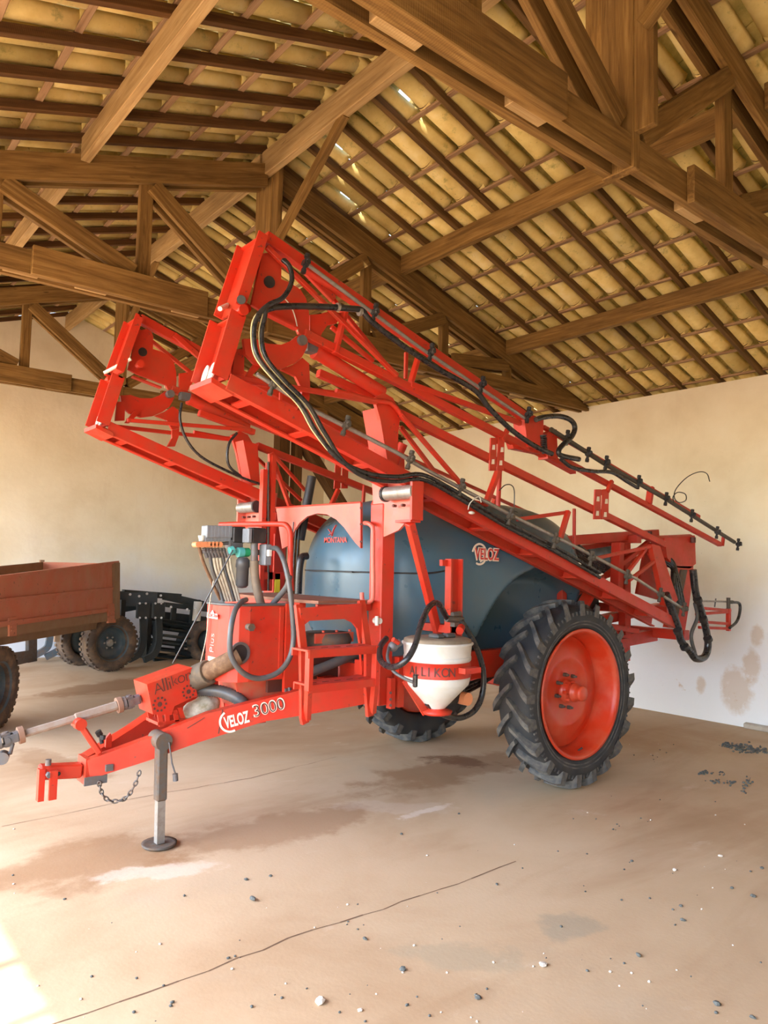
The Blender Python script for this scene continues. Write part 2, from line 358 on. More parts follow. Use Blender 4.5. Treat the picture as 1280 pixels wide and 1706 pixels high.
# timbers: each is built along its own x axis so the grain follows it
def timber(name, a, b, w, h, parent=None, mat='timber', up=(0, 0, 1), label=None, bev=.004):
    a, b = V(a), V(b); X, Y, Z = frame(b-a, up); mb = MB(); mb.box((0, 0, 0), ((b-a).length, w, h), bev=bev)
    me = bpy.data.meshes.new(name); me.from_pydata(mb.v, [], mb.f)
    ob = link(name, me, M[mat], parent); mid = (a+b)/2-(wloc(parent) if parent else V((0, 0, 0)))
    ob.matrix_basis = Matrix(((X.x, Y.x, Z.x, mid.x), (X.y, Y.y, Z.y, mid.y), (X.z, Y.z, Z.z, mid.z), (0, 0, 0, 1)))
    bm = bmesh.new(); bm.from_mesh(me); bmesh.ops.recalc_face_normals(bm, faces=bm.faces); bm.to_mesh(me); bm.free()
    if label: ob['label'] = label
    return ob

ROW = .475
HOLES = [(660, 140), (777, 240), (790, 252), (527, 237), (380, 236), (343, 268), (552, 322)]
def hit_roof(u, v, side):
    d = _F + _R*((u-640)/CF) - _U*((v-853-CSH)/CF); k = 4.14+.13
    if side > 0: t = (k+SL*XW-CH)/(d.z+SL*d.x)
    else: t = (k-SL*XL-CH)/(d.z-SL*d.x)
    return V((0, 0, CH))+d*t
SUNHOLES = []
for (u, v) in ((150, 772), (242, 821)):                              # where sun falls through cracks on to the far wall
    q = pt(u, v, Y=YB); k_ = (4.27+SL*(q.x-XL)-q.z)/(SUN_DIR.z-SL*SUN_DIR.x); SUNHOLES.append(q+SUN_DIR*k_)
def tile_mesh(cap, L=.54):
    """barrel tile along local x (down the slope); a channel is hollow above, a cap hollow below"""
    mb = MB(); n = 8; prof = []
    for k in range(n+1):
        a = math.pi*k/n; prof.append((math.cos(a), math.sin(a)))
    vs = []
    for (x, r) in ((-L/2, .084 if not cap else .094), (L/2-.05, .098 if not cap else .112), (L/2, .107 if not cap else .117)):
        for rr in (r, r-(.016 if x > -L/2+.01 else .024)):
            for (cy, cz) in prof: vs.append((x, cy*rr, (cz*rr*(.82 if cap else .98))*(1 if cap else -1)))
    w = n+1; fs = []
    for j in (0, 1):
        o, p = j*2*w, (j+1)*2*w
        for k in range(n):
            fs += [(o+k, o+k+1, p+k+1, p+k), (o+w+k, p+w+k, p+w+k+1, o+w+k+1)]
        fs += [(o, p, p+w, o+w), (o+n, o+w+n, p+w+n, p+n)]
    for k in range(n): fs.append((4*w+k, 4*w+k+1, 4*w+w+k+1, 4*w+w+k))
    for k in range(n): fs.append((k, k+w, k+w+1, k+1))               # the upper end face, always the last n faces
    mb.add(vs, fs, True); mb.ends = len(fs); return mb
def roof(side):
    nm = 'ceiling_right' if side > 0 else 'ceiling_left'
    root = empty(nm, (XR, 3.5, zraf(XR)), kind='structure')
    xe = XW+.55 if side > 0 else XL-.45
    dirx = V((side, 0, -SL)).normalized(); nrm = V((SL*side, 0, 1)).normalized()
    y_first = 3.822-.505*11
    Ys = [y_first+.505*i for i in range(28) if Y0-.1 < y_first+.505*i < YB+.05] if side > 0 else [4.87-.47*19+.47*i for i in range(38) if Y0-.1 < 4.87-.47*19+.47*i < YB+.05]
    ylo, yhi = Y0-.3, YB+.3
    for y in Ys:
        a = V((XR+.01*side, y, zraf(XR)+.035)); bb = V((xe-.1*side, y, zraf(XW)+.035-SL*.35))
        timber('rafter', a, bb, .055, .07, root, 'timber_dark' if side < 0 else 'timber_raf')
    # battens
    base = (6.036 if side > 0 else 1.297)
    k0 = 0; xs = []
    x = base
    while (x-ROW*side-XR)*side > .12: x -= ROW*side
    while (xe-x)*side > 0.02: xs.append(x); x += ROW*side
    for x in xs:
        z = 4.14+.07+.015+SL*((XW-x) if side > 0 else (x-XL))
        mb = timber('batten', (x, ylo, z), (x, yhi, z), .05, .024, root, 'timber_batten')
    # tiles: their lower ends lie just above each batten
    cm = tile_mesh(False); pm = tile_mesh(True, .62)
    X = dirx; Z = nrm; Yv = Z.cross(X)
    holes = [hit_roof(u, v, side) for (u, v) in HOLES]
    lean = []
    pitch = .2525
    ny = int((yhi-ylo)/pitch)
    for r_i, x in enumerate([xs[0]-ROW*side]+xs):
        for j in range(ny):
            y = 3.822 + pitch*(j-int((3.822-ylo)/pitch))
            zc = 4.14+.095+SL*((XW-x) if side > 0 else (x-XL))
            c0 = V((x, y, zc))+nrm*.085-X*.265
            if (c0.x-XR)*side < -.1: continue
            if c0.y > YB+.2: continue
            lean.append((c0, r_i, j))
    me = bpy.data.meshes.new('roof_tile'); me.from_pydata(cm.v, [], cm.f); me.polygons.foreach_set('use_smooth', cm.sm); me.materials.append(M['tile']); me.materials.append(M['tile_edge'])
    for q_ in me.polygons[-8:]: q_.material_index = 1
    bm = bmesh.new(); bm.from_mesh(me); bmesh.ops.recalc_face_normals(bm, faces=bm.faces); bm.to_mesh(me); bm.free()
    # the 300 that show largest become parts: those in the frame, nearest first
    def score(c0):
        q = c0-V((0, 0, CH)); f = q.dot(_F)
        if f < .5: return 1e9
        u = 640+CF*q.dot(_R)/f; v = 853-CF*q.dot(_U)/f
        return q.length+(0 if -30 < u < 1310 and -30 < v < 800 else 1000)
    order = sorted(range(len(lean)), key=lambda i: score(lean[i][0])); near = set(order[:300])
    rest = MB(); caps = MB()
    for i, (c0, ri, j) in enumerate(lean):
        sc = 1+rnd.uniform(-.03, .03); tw = rnd.uniform(-.02, .02); dx = rnd.uniform(-.015, .015); dz = rnd.uniform(-.004, .004)
        x2 = (X*math.cos(tw)+Yv*math.sin(tw)); y2 = Z.cross(x2); tilt = .05+rnd.uniform(-.008, .008)
        x3 = (x2*math.cos(tilt)+Z*math.sin(tilt)); z3 = x3.cross(y2); c = c0+X*dx+Z*dz
        Mx = Matrix(((x3.x, y2.x, z3.x, c.x), (x3.y, y2.y, z3.y, c.y), (x3.z, y2.z, z3.z, c.z), (0, 0, 0, 1)))
        if i in near:
            ob = bpy.data.objects.new('roof_tile', me); COL.objects.link(ob); ob.parent = root
            Ml = Mx.copy(); Ml.translation = c-wloc(root); ob.matrix_basis = Ml
        else:
            rest.add([Mx @ a for a in cm.v], cm.f, True)
        cc = c0+Yv*pitch/2+Z*.040
        gap = .66 if any((h-cc).length < .19 for h in holes) else .90 if (side < 0 and any(abs(h.x-cc.x) < .25 and abs(h.y-cc.y) < .13 for h in SUNHOLES)) else 0
        Mc = Matrix(((X.x, Yv.x, Z.x, cc.x), (X.y, Yv.y, Z.y, cc.y), (X.z, Yv.z, Z.z, cc.z), (0, 0, 0, 1)))
        if gap:                                                        # a broken cap: a crack of daylight at its lower end
            Mc = Mc @ Matrix.Translation((-.31*(1-gap)-.03, 0, 0)) @ Matrix.Diagonal((gap*.97, 1, 1, 1))
        caps.add([Mc @ a for a in pm.v], pm.f, True)
    rest.build('roof_tile', M['tile'], root, kind='stuff'); caps.build('cap_tile', M['cap'], root, kind='stuff')
    return root
M['tile_edge'] = plain('dark_tile_edge', (.10, .055, .018), .9)  # dark tone for the upper end faces of the tiles
M['timber_raf'] = wood('rafter_timber', (.075, .038, .011), (.15, .08, .025), (.24, .14, .05))
M['timber_batten'] = wood('batten_timber', (.22, .12, .06), (.36, .22, .12), (.46, .31, .18))
ceil_r = roof(1); ceil_l = roof(-1)
# ridge tiles along the top
rt = MB(); pm = tile_mesh(True, .5)
y = Y0-.3
while y < YB+.3:
    for a in pm.v: pass
    rt.add([(XR+a[1]*1.9, y+a[0], zraf(XR)+.17+a[2]*1.5) for a in pm.v], pm.f, True); y += .44
rt.build('ridge_tile', M['tile'], ceil_r, kind='stuff')

# purlins and the ridge beam, one length per bay between the trusses
TY = [-1.75, 2.30, 6.30, 10.39]
bays = [(Y0, TY[0]), (TY[0], TY[1]), (TY[1], TY[2]), (TY[2], TY[3]), (TY[3], YB)]
def ptop(x): return zraf(x)
for (ya, yb) in bays:
    if yb < 1: continue
    for x, h, root in ((5.29, .20, ceil_r), (7.088, .183, ceil_r), (1.77, .20, ceil_l), (-.02, .183, ceil_l)):
        z = zraf(x)-h/2-.002
        timber('purlin', (x, ya+.092, z), (x, yb-.092, z), .075, h, root, 'timber_pale' if x < 3 else 'timber')
    timber('ridge_beam', (XR-.02, ya+.02, zraf(XR)-.135), (XR-.02, yb-.02, zraf(XR)-.135), .075, .25, ceil_r, 'timber_pale')

# ------------------------------------------------------------------ roof trusses
def sawn(name, poly, y, th, parent, mat='timber'):
    """a plank cut to an outline in the x-z plane, its own x axis along the first edge"""
    a = V((poly[0][0], y, poly[0][1])); b = V((poly[1][0], y, poly[1][1])); X = (b-a).normalized(); Y = V((0, 1, 0)); Z = X.cross(Y)
    mid = (a+b)/2; loc = [V((p[0], y-th/2, p[1]))-mid for p in poly]; loc = [V((q.dot(X), q.dot(Y), q.dot(Z))) for q in loc]
    mb = MB(); mb.prism(loc, (0, th, 0)); me = bpy.data.meshes.new(name); me.from_pydata(mb.v, [], mb.f)
    bm = bmesh.new(); bm.from_mesh(me); bmesh.ops.recalc_face_normals(bm, faces=bm.faces); bm.to_mesh(me); bm.free()
    ob = link(name, me, M[mat], parent); q = mid-wloc(parent)
    ob.matrix_basis = Matrix(((X.x, Y.x, Z.x, q.x), (X.y, Y.y, Z.y, q.y), (X.z, Y.z, Z.z, q.z), (0, 0, 0, 1))); return ob
def truss(Y, label, detail=True):
    root = empty('roof_truss', (XR, Y, 4.04), label=label, cat='truss', group='timber roof trusses')
    def tc(x): return 4.12+.318*(XW-x) if x > XR else zraf(x)-.13               # top of the top chord
    for s in (-1, 1):                            # doubled planks, a gap between them
        y = Y+s*.062
        for side in (1, -1):
            xe = XW+.08 if side > 0 else XL-.25
            x0_ = XR+.02*side; xa = XW-.38 if side > 0 else XL+.80; xk = XW-1.0 if side > 0 else XL+1.3
            zlo = lambda x: tc(x)-.235
            sawn('top_chord', [(x0_, tc(x0_)), (xa, max(tc(xa), 4.15)), (xk, max(4.10, zlo(xk))), (x0_, zlo(x0_))], y, .05, root)
        sawn('bottom_chord', [(XL-.2, 4.045), (XW+.05, 4.075), (XW+.05, 4.10), (XW-.42, 4.25), (XL+.4, 4.245), (XL-.2, 4.10)], y, .055, root)
        # splice plates over the joints of the bottom chord
    for x in (2.15, 4.9):
        timber('splice_plate', (x-.75, Y-.062-.055, 4.16), (x+.75, Y-.062-.055, 4.16), .05, .235, root) if detail else None
    for x in (-.6, .55, 1.35, 1.9, 2.75, 4.35, 5.6, 6.75, 7.4): timber('spacer_block', (x-.13, Y, 4.145), (x+.13, Y, 4.145), .066, .16, root, 'timber_pale')
    for dy, th, z0 in ((-.118, .050, 4.255), (0, .066, 4.052), (.118, .050, 4.255)):
        timber('king_post', (XR+.05, Y+dy, z0), (XR+.05, Y+dy, tc(XR+.2)-.01 if dy else zraf(XR)-.27), th, .21, root)
    timber('ridge_brace', (XR-.01, Y-.18, 4.82), (XR-.01, Y-1.36, 5.66), .07, .075, root)
    for side in (1, -1):
        xs = [XR+.05+side*1.25, XR+.05+side*2.45, XR+.05+side*3.6]
        for x in xs: timber('post', (x, Y, 4.2), (x, Y, tc(x)-.18), .07, .115, root, up=(1, 0, 0))
        foot = XR+.05
        for x in xs[:3]:
            for s in (-1, 1):
                y = Y+s*.06
                a = V((x-.04*side, y, tc(x)-.24)); bb = V((foot+side*.10, y, 4.30))
                timber('strut', a, bb, .05, .15, root)
            foot = x
    return root
truss(TY[1], 'heavy timber roof truss over the camera end, doubled bottom chord crossing above the boom tip')
truss(TY[2], 'middle timber roof truss whose king post rises behind the orange boom end')
truss(TY[3], 'timber roof truss seen in front of the gable wall behind the middle truss')
# ------------------------------------------------------------------ the boom sprayer
M['red'] = paint('red_enamel', (.56, .028, .010), .42, (.26, .09, .035), .40, 5, chips=(.24, .04, .025))
M['red_dusty'] = paint('dusty_red_enamel', (.66, .07, .035), .5, (.40, .24, .13), .75, 7)
M['brown_red'] = paint('dusty_deck', (.23, .085, .045), .7, (.30, .19, .11), .7, 9)
M['orange_rim'] = paint('rim_enamel', (.62, .045, .012), .36, (.60, .27, .15), .35, 4)
M['rubber'] = paint('tyre_rubber', (.022, .025, .030), .62, (.10, .085, .065), .55, 7)
M['lug'] = paint('worn_tread_rubber', (.045, .050, .056), .6, (.22, .195, .16), .85, 12)
M['hose'] = paint('black_hose', (.016, .016, .018), .27, (.09, .07, .05), .4, 12)
M['hose_grey'] = paint('grey_hose', (.075, .083, .088), .38, (.18, .13, .08), .6, 14)
M['steel'] = paint('zinc_steel', (.40, .385, .36), .42, (.25, .19, .13), .6, 18, metal=.7)
M['grey_metal'] = paint('grey_cast_metal', (.13, .13, .135), .55, (.2, .12, .07), .7, 16, metal=.3)
M['black'] = paint('black_plastic', (.018, .018, .02), .45, (.09, .07, .05), .4, 14)
M['white'] = paint('white_plastic', (.66, .65, .60), .42, (.52, .42, .28), .35, 9)
M['brass'] = paint('nozzle_holder', (.075, .06, .042), .5, (.06, .05, .04), .7, 30)
M['mud'] = paint('mud_caked_hose', (.13, .065, .03), .9, (.27, .16, .085), .9, 26)
M['rust_steel'] = paint('rust_worn_steel', (.10, .085, .07), .7, (.17, .085, .035), .95, 22)
M['tank'] = paint('blue_grey_polythene', (.055, .125, .175), .30, (.12, .13, .115), .5, 2.2)
M['ivory'] = plain('reflector_white', (.66, .64, .56), .5)
M['green'] = plain('green_cap', (.02, .30, .12), .4)
M['teal'] = plain('teal_fitting', (.10, .45, .42), .4)
M['yellow'] = plain('yellow_tape', (.8, .62, .03), .5)
M['bluegrey'] = paint('grey_valve_body', (.20, .225, .25), .45, (.2, .18, .15), .4, 20)
M['copper'] = plain('orange_collar', (.75, .28, .12), .45)
M['pale_tube'] = paint('milky_tube', (.62, .56, .42), .4, (.28, .2, .11), .6, 20)
M['decal_pale'] = plain('pale_decal', (.82, .70, .55), .5)
M['decal_white'] = plain('white_decal', (.85, .83, .80), .5)
M['decal_red'] = plain('red_decal', (.62, .06, .04), .5)
M['decal_dark'] = plain('dark_decal', (.10, .03, .02), .6)
M['pink'] = paint('glare_paled_red_enamel', (.60, .115, .08), .42, (.55, .25, .16), .45, 5)  # red enamel paled in its colour to carry glare on the arch
M['chain'] = paint('chain_steel', (.16, .15, .14), .5, (.2, .1, .05), .7, 30, metal=.6)

YC = 4.85
sp = empty('boom_sprayer', (3.3, YC, 0), label='red trailed boom sprayer with blue grey tank and raised folded booms', cat='sprayer')
def ptp(u, v, p0, nn):
    d = _F + _R*((u-640)/CF) - _U*((v-853-CSH)/CF); nn = V(nn); c = V((0, 0, CH))
    return c+d*((V(p0)-c).dot(nn)/d.dot(nn))
def text(body, o, xd, yd, size, mat, parent, name='lettering', depth=.0012, label=None, bold=0, squash=1):
    cu = bpy.data.curves.new(name, 'FONT'); cu.body = body; cu.size = size; cu.extrude = depth; cu.offset = bold
    cu.align_x = 'LEFT'; ob = link(name, cu, mat, parent)
    X = V(xd).normalized(); Z = X.cross(V(yd)).normalized(); Yv = Z.cross(X)
    p = V(o)-wloc(parent); S = squash
    ob.matrix_basis = Matrix(((X.x*S, Yv.x, Z.x, p.x), (X.y*S, Yv.y, Z.y, p.y), (X.z*S, Yv.z, Z.z, p.z), (0, 0, 0, 1)))
    if label: ob['label'] = label
    return ob
def ring(mb, o, axis, r0, r1, t, n=24, a0=0, a1=None, up=(0, 0, 1)):
    mb.lathe([(-t/2, r0), (-t/2, r1), (t/2, r1), (t/2, r0), (-t/2, r0)], o, axis, n, False, up, a0, a1); return mb

# ---- wheels
def make_wheel(y, flip):
    o = V((5.245, y, .768)); w = empty('wheel', o, sp)
    A = (0, -1, 0) if not flip else (0, 1, 0)         # axis towards the outside
    hp = [(.125, .525), (.150, .56), (.166, .62), (.166, .665), (.150, .700), (.105, .722), (.05, .730), (0, .733)]
    prof = hp+[(-a, b) for a, b in hp[-2::-1]]
    MB().lathe([(a, b) for a, b in prof]+[(-.10, .50), (.10, .50), (.125, .525)], o, A, 72).build('tyre', M['rubber'], w)
    # sidewall relief
    sw = MB()
    for r in (.575, .60): sw.lathe([(.155 if r < .59 else .163, r-.006), (.160 if r < .59 else .169, r), (.155 if r < .59 else .163, r+.006)], o, A, 72)
    nb = 84
    for k in range(nb):
        a = 2*math.pi*k/nb; c, s2 = math.cos(a), math.sin(a); X, Y, Z = frame(A)
        rd = Y*c+Z*s2; tg = Z*c-Y*s2
        sw.box(o+X*.158+rd*.672, (.018, .030, .015), (X, rd, tg))
    sw.build('sidewall_rib', M['lug'], w)
    # tread lugs: one mesh per hand, turned round the axle
    X, Y, Z = frame(A); NL = 21
    def lug(sg):
        mb = MB(); st = 9; vs = []
        for i in range(st):
            s3 = i/(st-1); yy = sg*(-.012+s3*.186); ang = -.27*s3**1.15
            base = .735-.05*max(0, (abs(yy)-.10)/.07)**2; top = .771-.020*max(0, (abs(yy)-.115)/.055)**2
            hw = .019+.012*s3
            for (dr, off) in ((base-.03, -hw-.010), (top, -hw), (top, hw), (base-.03, hw+.010)):
                a2 = ang+off/.76; vs.append((yy, dr*math.cos(a2), dr*math.sin(a2)))
        fs = [(i*4+k, i*4+k+1, i*4+5+k, i*4+4+k) for i in range(st-1) for k in range(3)]+[(0, 1, 2, 3), (st*4-4, st*4-1, st*4-2, st*4-3)]
        fs += [(i*4, (i+1)*4, (i+1)*4+3, i*4+3) for i in range(st-1)]
        mb.add(vs, fs); me = bpy.data.meshes.new('tread_lug'); me.from_pydata(mb.v, [], mb.f); me.materials.append(M['lug'])
        bm = bmesh.new(); bm.from_mesh(me); bmesh.ops.recalc_face_normals(bm, faces=bm.faces); bm.to_mesh(me); bm.free(); return me
    dirn = -1
    for sg in (1, -1):
        me = lug(sg)
        for k in range(NL):
            a = 2*math.pi*(k+(.5 if sg < 0 else 0))/NL
            # local x = axle towards the outside, local y/z turn in the wheel plane; the open end of the V trails downwards at the front
            Yr = V((-1, 0, 0)); Zr = V((0, 0, 1))
            Y2 = Yr*math.cos(a)+Zr*math.sin(a); Z2 = Zr*math.cos(a)-Yr*math.sin(a)
            ob = bpy.data.objects.new('tread_lug', me); COL.objects.link(ob); ob.parent = w; X0 = V(A)
            ob.matrix_basis = Matrix(((X0.x, Y2.x, Z2.x, 0), (X0.y, Y2.y, Z2.y, 0), (X0.z, Y2.z, Z2.z, 0), (0, 0, 0, 1)))
    rp = [(.152, .515), (.160, .535), (.150, .540), (.135, .525), (.120, .515), (.02, .492), (-.04, .485), (-.10, .47), (-.10, .46), (.0, .475), (.11, .495), (.145, .505), (.152, .515)]
    MB().lathe(rp, o, A, 72).build('rim', M['orange_rim'], w)
    dp = [(-.050, .478), (-.045, .44), (-.030, .40), (-.012, .365), (-.004, .30), (.0, .27), (-.012, .25), (-.018, .16), (-.018, .05), (-.03, .05), (-.03, .16), (-.03, .25), (-.02, .30), (-.06, .44), (-.07, .478)]
    MB().lathe(dp, o, A, 64).build('wheel_disc', M['orange_rim'], w)
    hb = MB().lathe([(-.03, .098), (.012, .098), (.018, .075), (.06, .070), (.062, .078), (.085, .078), (.09, .064), (.135, .060), (.142, .064), (.160, .062), (.166, .045), (.166, 0)], o, A, 28)
    for k in range(6):
        a = 2*math.pi*k/6; hb.box(o+X*.03+(Y*math.cos(a)+Z*math.sin(a))*.078, (.05, .022, .03), (X, Y*math.cos(a)+Z*math.sin(a), Z*math.cos(a)-Y*math.sin(a)))
    hb.build('hub', M['orange_rim'], w)
    for k in range(8):
        a = 2*math.pi*(k+.25)/8; c = o+(Y*math.cos(a)+Z*math.sin(a))*.142
        b2 = MB().tube(c-X*.02, c+X*.012, .017, 6); b2.tube(c+X*.012, c+X*.035, .010, 6); b2.build('wheel_bolt', M['rust_steel'], w)
    vp = o+X*.07+V((.05, 0, -.49)); MB().tube(vp, vp+X*.03+V((.02, 0, .03)), .008, 6).build('valve_stem', M['black'], w)
    return w
make_wheel(3.89, False); make_wheel(5.81, True)

# ---- chassis
ch = MB()
for y in (4.22, 5.48): ch.box((4.95, y, 1.01), (3.4, .09, .22))
for x in (3.35, 4.3, 6.55): ch.box((x, YC, 1.0), (.10, 1.26, .16))
ch.build('chassis', M['red'], sp)
ax = MB(); ax.box((5.245, YC, .80), (.12, 1.5, .14)); ax.tube((5.245, 3.92, .768), (5.245, 5.78, .768), .06, 14)
for y in (4.22, 5.48): ax.box((5.245, y, .88), (.2, .12, .12))
ax.build('axle', M['red'], sp)
hr = MB()
for k in range(3):
    hr.path(spline([(3.9, 4.34-.02*k, .86-.03*k), (4.3, 4.33, .80-.03*k), (4.6, 4.36, .84-.03*k), (4.95, 4.40, .88)]), .013)
hr.build('hydraulic_line', M['hose'], sp)

# ---- drawbar: two tapering box beams meeting at the hitch
A0 = V((1.50, 4.79, 0)); A1 = V((2.50, 4.42, 0)); dn = V(((A1-A0).y, -(A1-A0).x, 0)).normalized()
def nb(u, v): return ptp(u, v, A0, dn)
inw = -dn if (-dn).y > 0 else dn
top = [nb(145, 1268), nb(248, 1230), nb(345, 1190), nb(440, 1166), nb(520, 1146), nb(640, 1118)]
bot = [nb(640, 1168), nb(520, 1190), nb(440, 1203), nb(330, 1238), nb(248, 1268), nb(150, 1299)]
db = MB(); db.prism(top+bot, inw*.085)
far = [V((p.x, 2*YC-p.y, p.z)) for p in top+bot]; fin = V((inw.x, -inw.y, 0))
db.prism(far, fin*.085)
db.box((2.62, YC, .76), (.10, .70, .12)); db.box((3.15, YC, .90), (.12, 1.2, .16))
drawbar = db.build('drawbar', M['red'], sp)
# end cap and hitch tongue
tg = MB(); P = pt(145, 1286, Y=4.80); Q = pt(68, 1290, Y=4.82)
d = (Q-P).normalized(); tg.beam(P+d*.02+V((0, .05, 0)), Q+V((0, .05, 0)), .085, .085, bev=.01)
tg.box(P+V((0, .06, .0)), (.03, .16, .16)); hitch = tg.build('hitch_tongue', M['red'], sp)
cl = MB(); q1 = pt(71, 1305, Y=4.80); q2 = pt(88, 1300, Y=4.78)
cl.box(q1+V((0, .04, -.02)), (.035, .05, .19)); cl.box(q2+V((0, -.01, -.03)), (.045, .02, .17)); cl.build('clevis_plate', M['red'], hitch)
bl = MB(); c = pt(81, 1291, Y=4.79); bl.tube(c, c+V((0, -.03, 0)), .019, 6); bl.tube(c+V((0, .02, .05)), c+V((0, .02, .085)), .018, 8); bl.build('hitch_pin', M['grey_metal'], hitch)
hc = MB(); c = pt(97.5, 1290, Y=4.786); hc.tube(c, c+V((0, -.002, 0)), .013, 12); hc.build('bolt_hole', M['black'], hitch)
bd = MB(); bd.box(nb(160, 1288)-inw*.004+V((0, 0, -.045)), (.14, .012, .05)); bd.box(nb(182, 1279)-inw*.012, (.045, .02, .04)); bd.build('worn_end_plate', M['grey_metal'], drawbar)
seam = MB(); seam.beam(nb(371, 1183)-inw*.001, nb(364, 1223)-inw*.001, .006, .007); seam.beam(nb(312, 1214)-inw*.001, nb(341, 1196)-inw*.001, .006, .004); seam.build('weld_seam', M['decal_dark'], drawbar)
xd = nb(470, 1180)-nb(380, 1205); zd = V((0, 0, 1))
text('VELOZ', nb(376, 1214)-inw*.003, xd, zd, .105, M['decal_pale'], drawbar, bold=.003, squash=.50)
sw = MB(); ring(sw, nb(384, 1202)-inw*.003, dn, .062, .075, .003, 24, 2.2, 5.2); sw.build('swoosh_emblem', M['decal_pale'], drawbar)
text('3000', nb(422, 1196)-inw*.003, xd, zd, .115, M['decal_pale'], drawbar, bold=.002, squash=.98)
text('3000', nb(423, 1195.5)-inw*.0045, xd, zd, .108, M['decal_dark'], drawbar, bold=-.001, squash=1.0)
# safety chain
cps = [nb(165, 1303), nb(170, 1322), nb(180, 1333), nb(196, 1335), nb(212, 1327), nb(226, 1305), nb(234, 1280)]
cs = spline([p-inw*.01 for p in cps], 6); cn = MB()
acc = 0; last = cs[0]
k = 0
for a, b2 in zip(cs[:-1], cs[1:]):
    acc += (b2-a).length
    if acc > .021:
        acc = 0; dd = (b2-last).normalized(); Xf, Yf, Zf = frame(dd); Yl, Zl = (Yf, Zf) if k % 2 else (Zf, Yf); c = (b2+last)/2; last = b2; k += 1
        cn.path([c+Xf*.019*math.cos(t)+Yl*.011*math.sin(t) for t in [2*math.pi*j/8 for j in range(8)]], .005, 5, True)
cn.build('safety_chain', M['chain'], drawbar)
# parking jack
jt = nb(264, 1238)-inw*.06; jf = V((1.97, 4.58, 0)); jk = MB()
jx = jf+V((0, 0, .02)); jt2 = V((jx.x-.005, jx.y+.02, jt.z)); dj = (jt2-jx).normalized()
jk.beam(jx+dj*.26, jt2, .07, .065, up=(1, 0, 0), bev=.008); jk.tube(jt2+V((0, -.045, .015)), jt2+V((0, .10, .015)), .055, 20)
jack = jk.build('parking_jack', M['rust_steel'], sp)
MB().beam(jx, jx+dj*.30, .05, .05, up=(1, 0, 0)).build('inner_leg', M['steel'], jack)
MB().lathe([(0, 0), (0, .095), (.006, .105), (.022, .11), (.016, .09), (.014, 0)], jf+V((0, 0, .001)), (0, 0, 1), 20).build('foot_plate', M['rust_steel'], jack)
kn = MB(); kn.path([jt2+V((.03, -.05, .01)), jt2+V((.05, -.06, -.12)), jt2+V((.075, -.06, -.19))], .006, 6); kn.tube(jt2+V((.075, -.06, -.19)), jt2+V((.08, -.06, -.235)), .017, 10); kn.build('crank_handle', M['grey_metal'], jack)

# ---- drive shaft with its rest and the guard box
s_a = pt(232, 1165, Y=4.85); s_b = pt(-14, 1240, Y=4.88)
def on(t): return s_a.lerp(s_b, t)
dv = MB(); dv.beam(on(.16), on(.47), .055, .055, up=(0, .5, 1), bev=.01); dv.beam(on(.45), on(.82), .042, .042, up=(0, .5, 1), bev=.008)
shaft = dv.build('drive_shaft', paint('chalky_shaft_steel', (.31, .25, .20), .75, (.28, .15, .085), .7, 14), sp)
for (t0, t1) in ((.0, .15), (.82, 1.0)):
    a, b2 = on(t0), on(t1); mm = (a+b2)/2; Xf, Yf, Zf = frame(b2-a); u_ = MB()
    u_.tube(a, a.lerp(b2, .25), .034, 14); u_.tube(b2, b2.lerp(a, .3), .040, 14, .046)
    for sg in (-1, 1):
        u_.box(a.lerp(b2, .36)+Yf*.030*sg, (.075, .016, .05), (Xf, Yf, Zf)); u_.box(a.lerp(b2, .60)+Zf*.030*sg, (.075, .05, .016), (Xf, Yf, Zf))
    u_.tube(mm-Yf*.045, mm+Yf*.045, .017, 10); u_.tube(mm-Zf*.045, mm+Zf*.045, .017, 10); u_.build('universal_joint', M['grey_metal'], shaft)
    cc = b2 if t0 == 0 else a
    MB().tube(cc-Xf*.015, cc+Xf*.015, .052, 16).build('shaft_collar', paint('collar_rust', (.24, .13, .085), .75), shaft)
yk = MB(); c = pt(12, 1242, Y=4.86); yk.path([c+V((0, 0, .05)), c+V((.03, 0, 0)), c+V((.02, 0, -.05)), c+V((-.02, 0, -.06))], .012, 6); yk.tube(c+V((-.03, -.03, -.07)), c+V((-.01, .04, -.07)), .036, 14); yk.build('end_yoke', M['grey_metal'], shaft)
ar = MB(); a = nb(166, 1258)+inw*.03; b2 = pt(133, 1207, Y=4.80); ar.beam(a, b2, .05, .038, bev=.008)
ar.tube(b2+V((0, -.03, .0)), b2+V((0, .03, .0)), .036, 16); ar.beam(b2+V((.0, .03, -.01)), b2+V((.0, .11, -.02)), .04, .012); ar.build('shaft_rest', M['red'], sp)
lv = MB(); c = pt(170, 1240, Y=4.80); lv.tube(c, pt(167, 1222, Y=4.82), .013, 8); lv.tube(pt(167, 1226, Y=4.82), pt(163, 1219, Y=4.82), .020, 10); lv.tube(pt(171, 1233, Y=4.78), pt(172, 1226, Y=4.78), .017, 10); lv.build('latch_lever', M['black'], sp)
lb = MB(); lb.prism([pt(176, 1246, Y=4.85), pt(177, 1231, Y=4.85), pt(184, 1222, Y=4.85), pt(187, 1228, Y=4.85), pt(186, 1246, Y=4.85)], (0, .02, 0)); lb.build('latch_bracket', M['red'], sp)
YG = 4.69
gA = [pt(245, 1141, Y=YG), pt(320, 1113, Y=YG), pt(329, 1160, Y=YG), pt(291, 1177, Y=YG), pt(286, 1192, Y=YG), pt(255, 1191, Y=YG)]
w_ = .235; gb = MB(); gb.prism(gA, (0, w_, 0)); guard = gb.build('shaft_guard_box', M['red'], sp)
bx = gA[1]-gA[0]
def ong(u, v): return pt(u, v, Y=YG)-V((0, .003, 0))
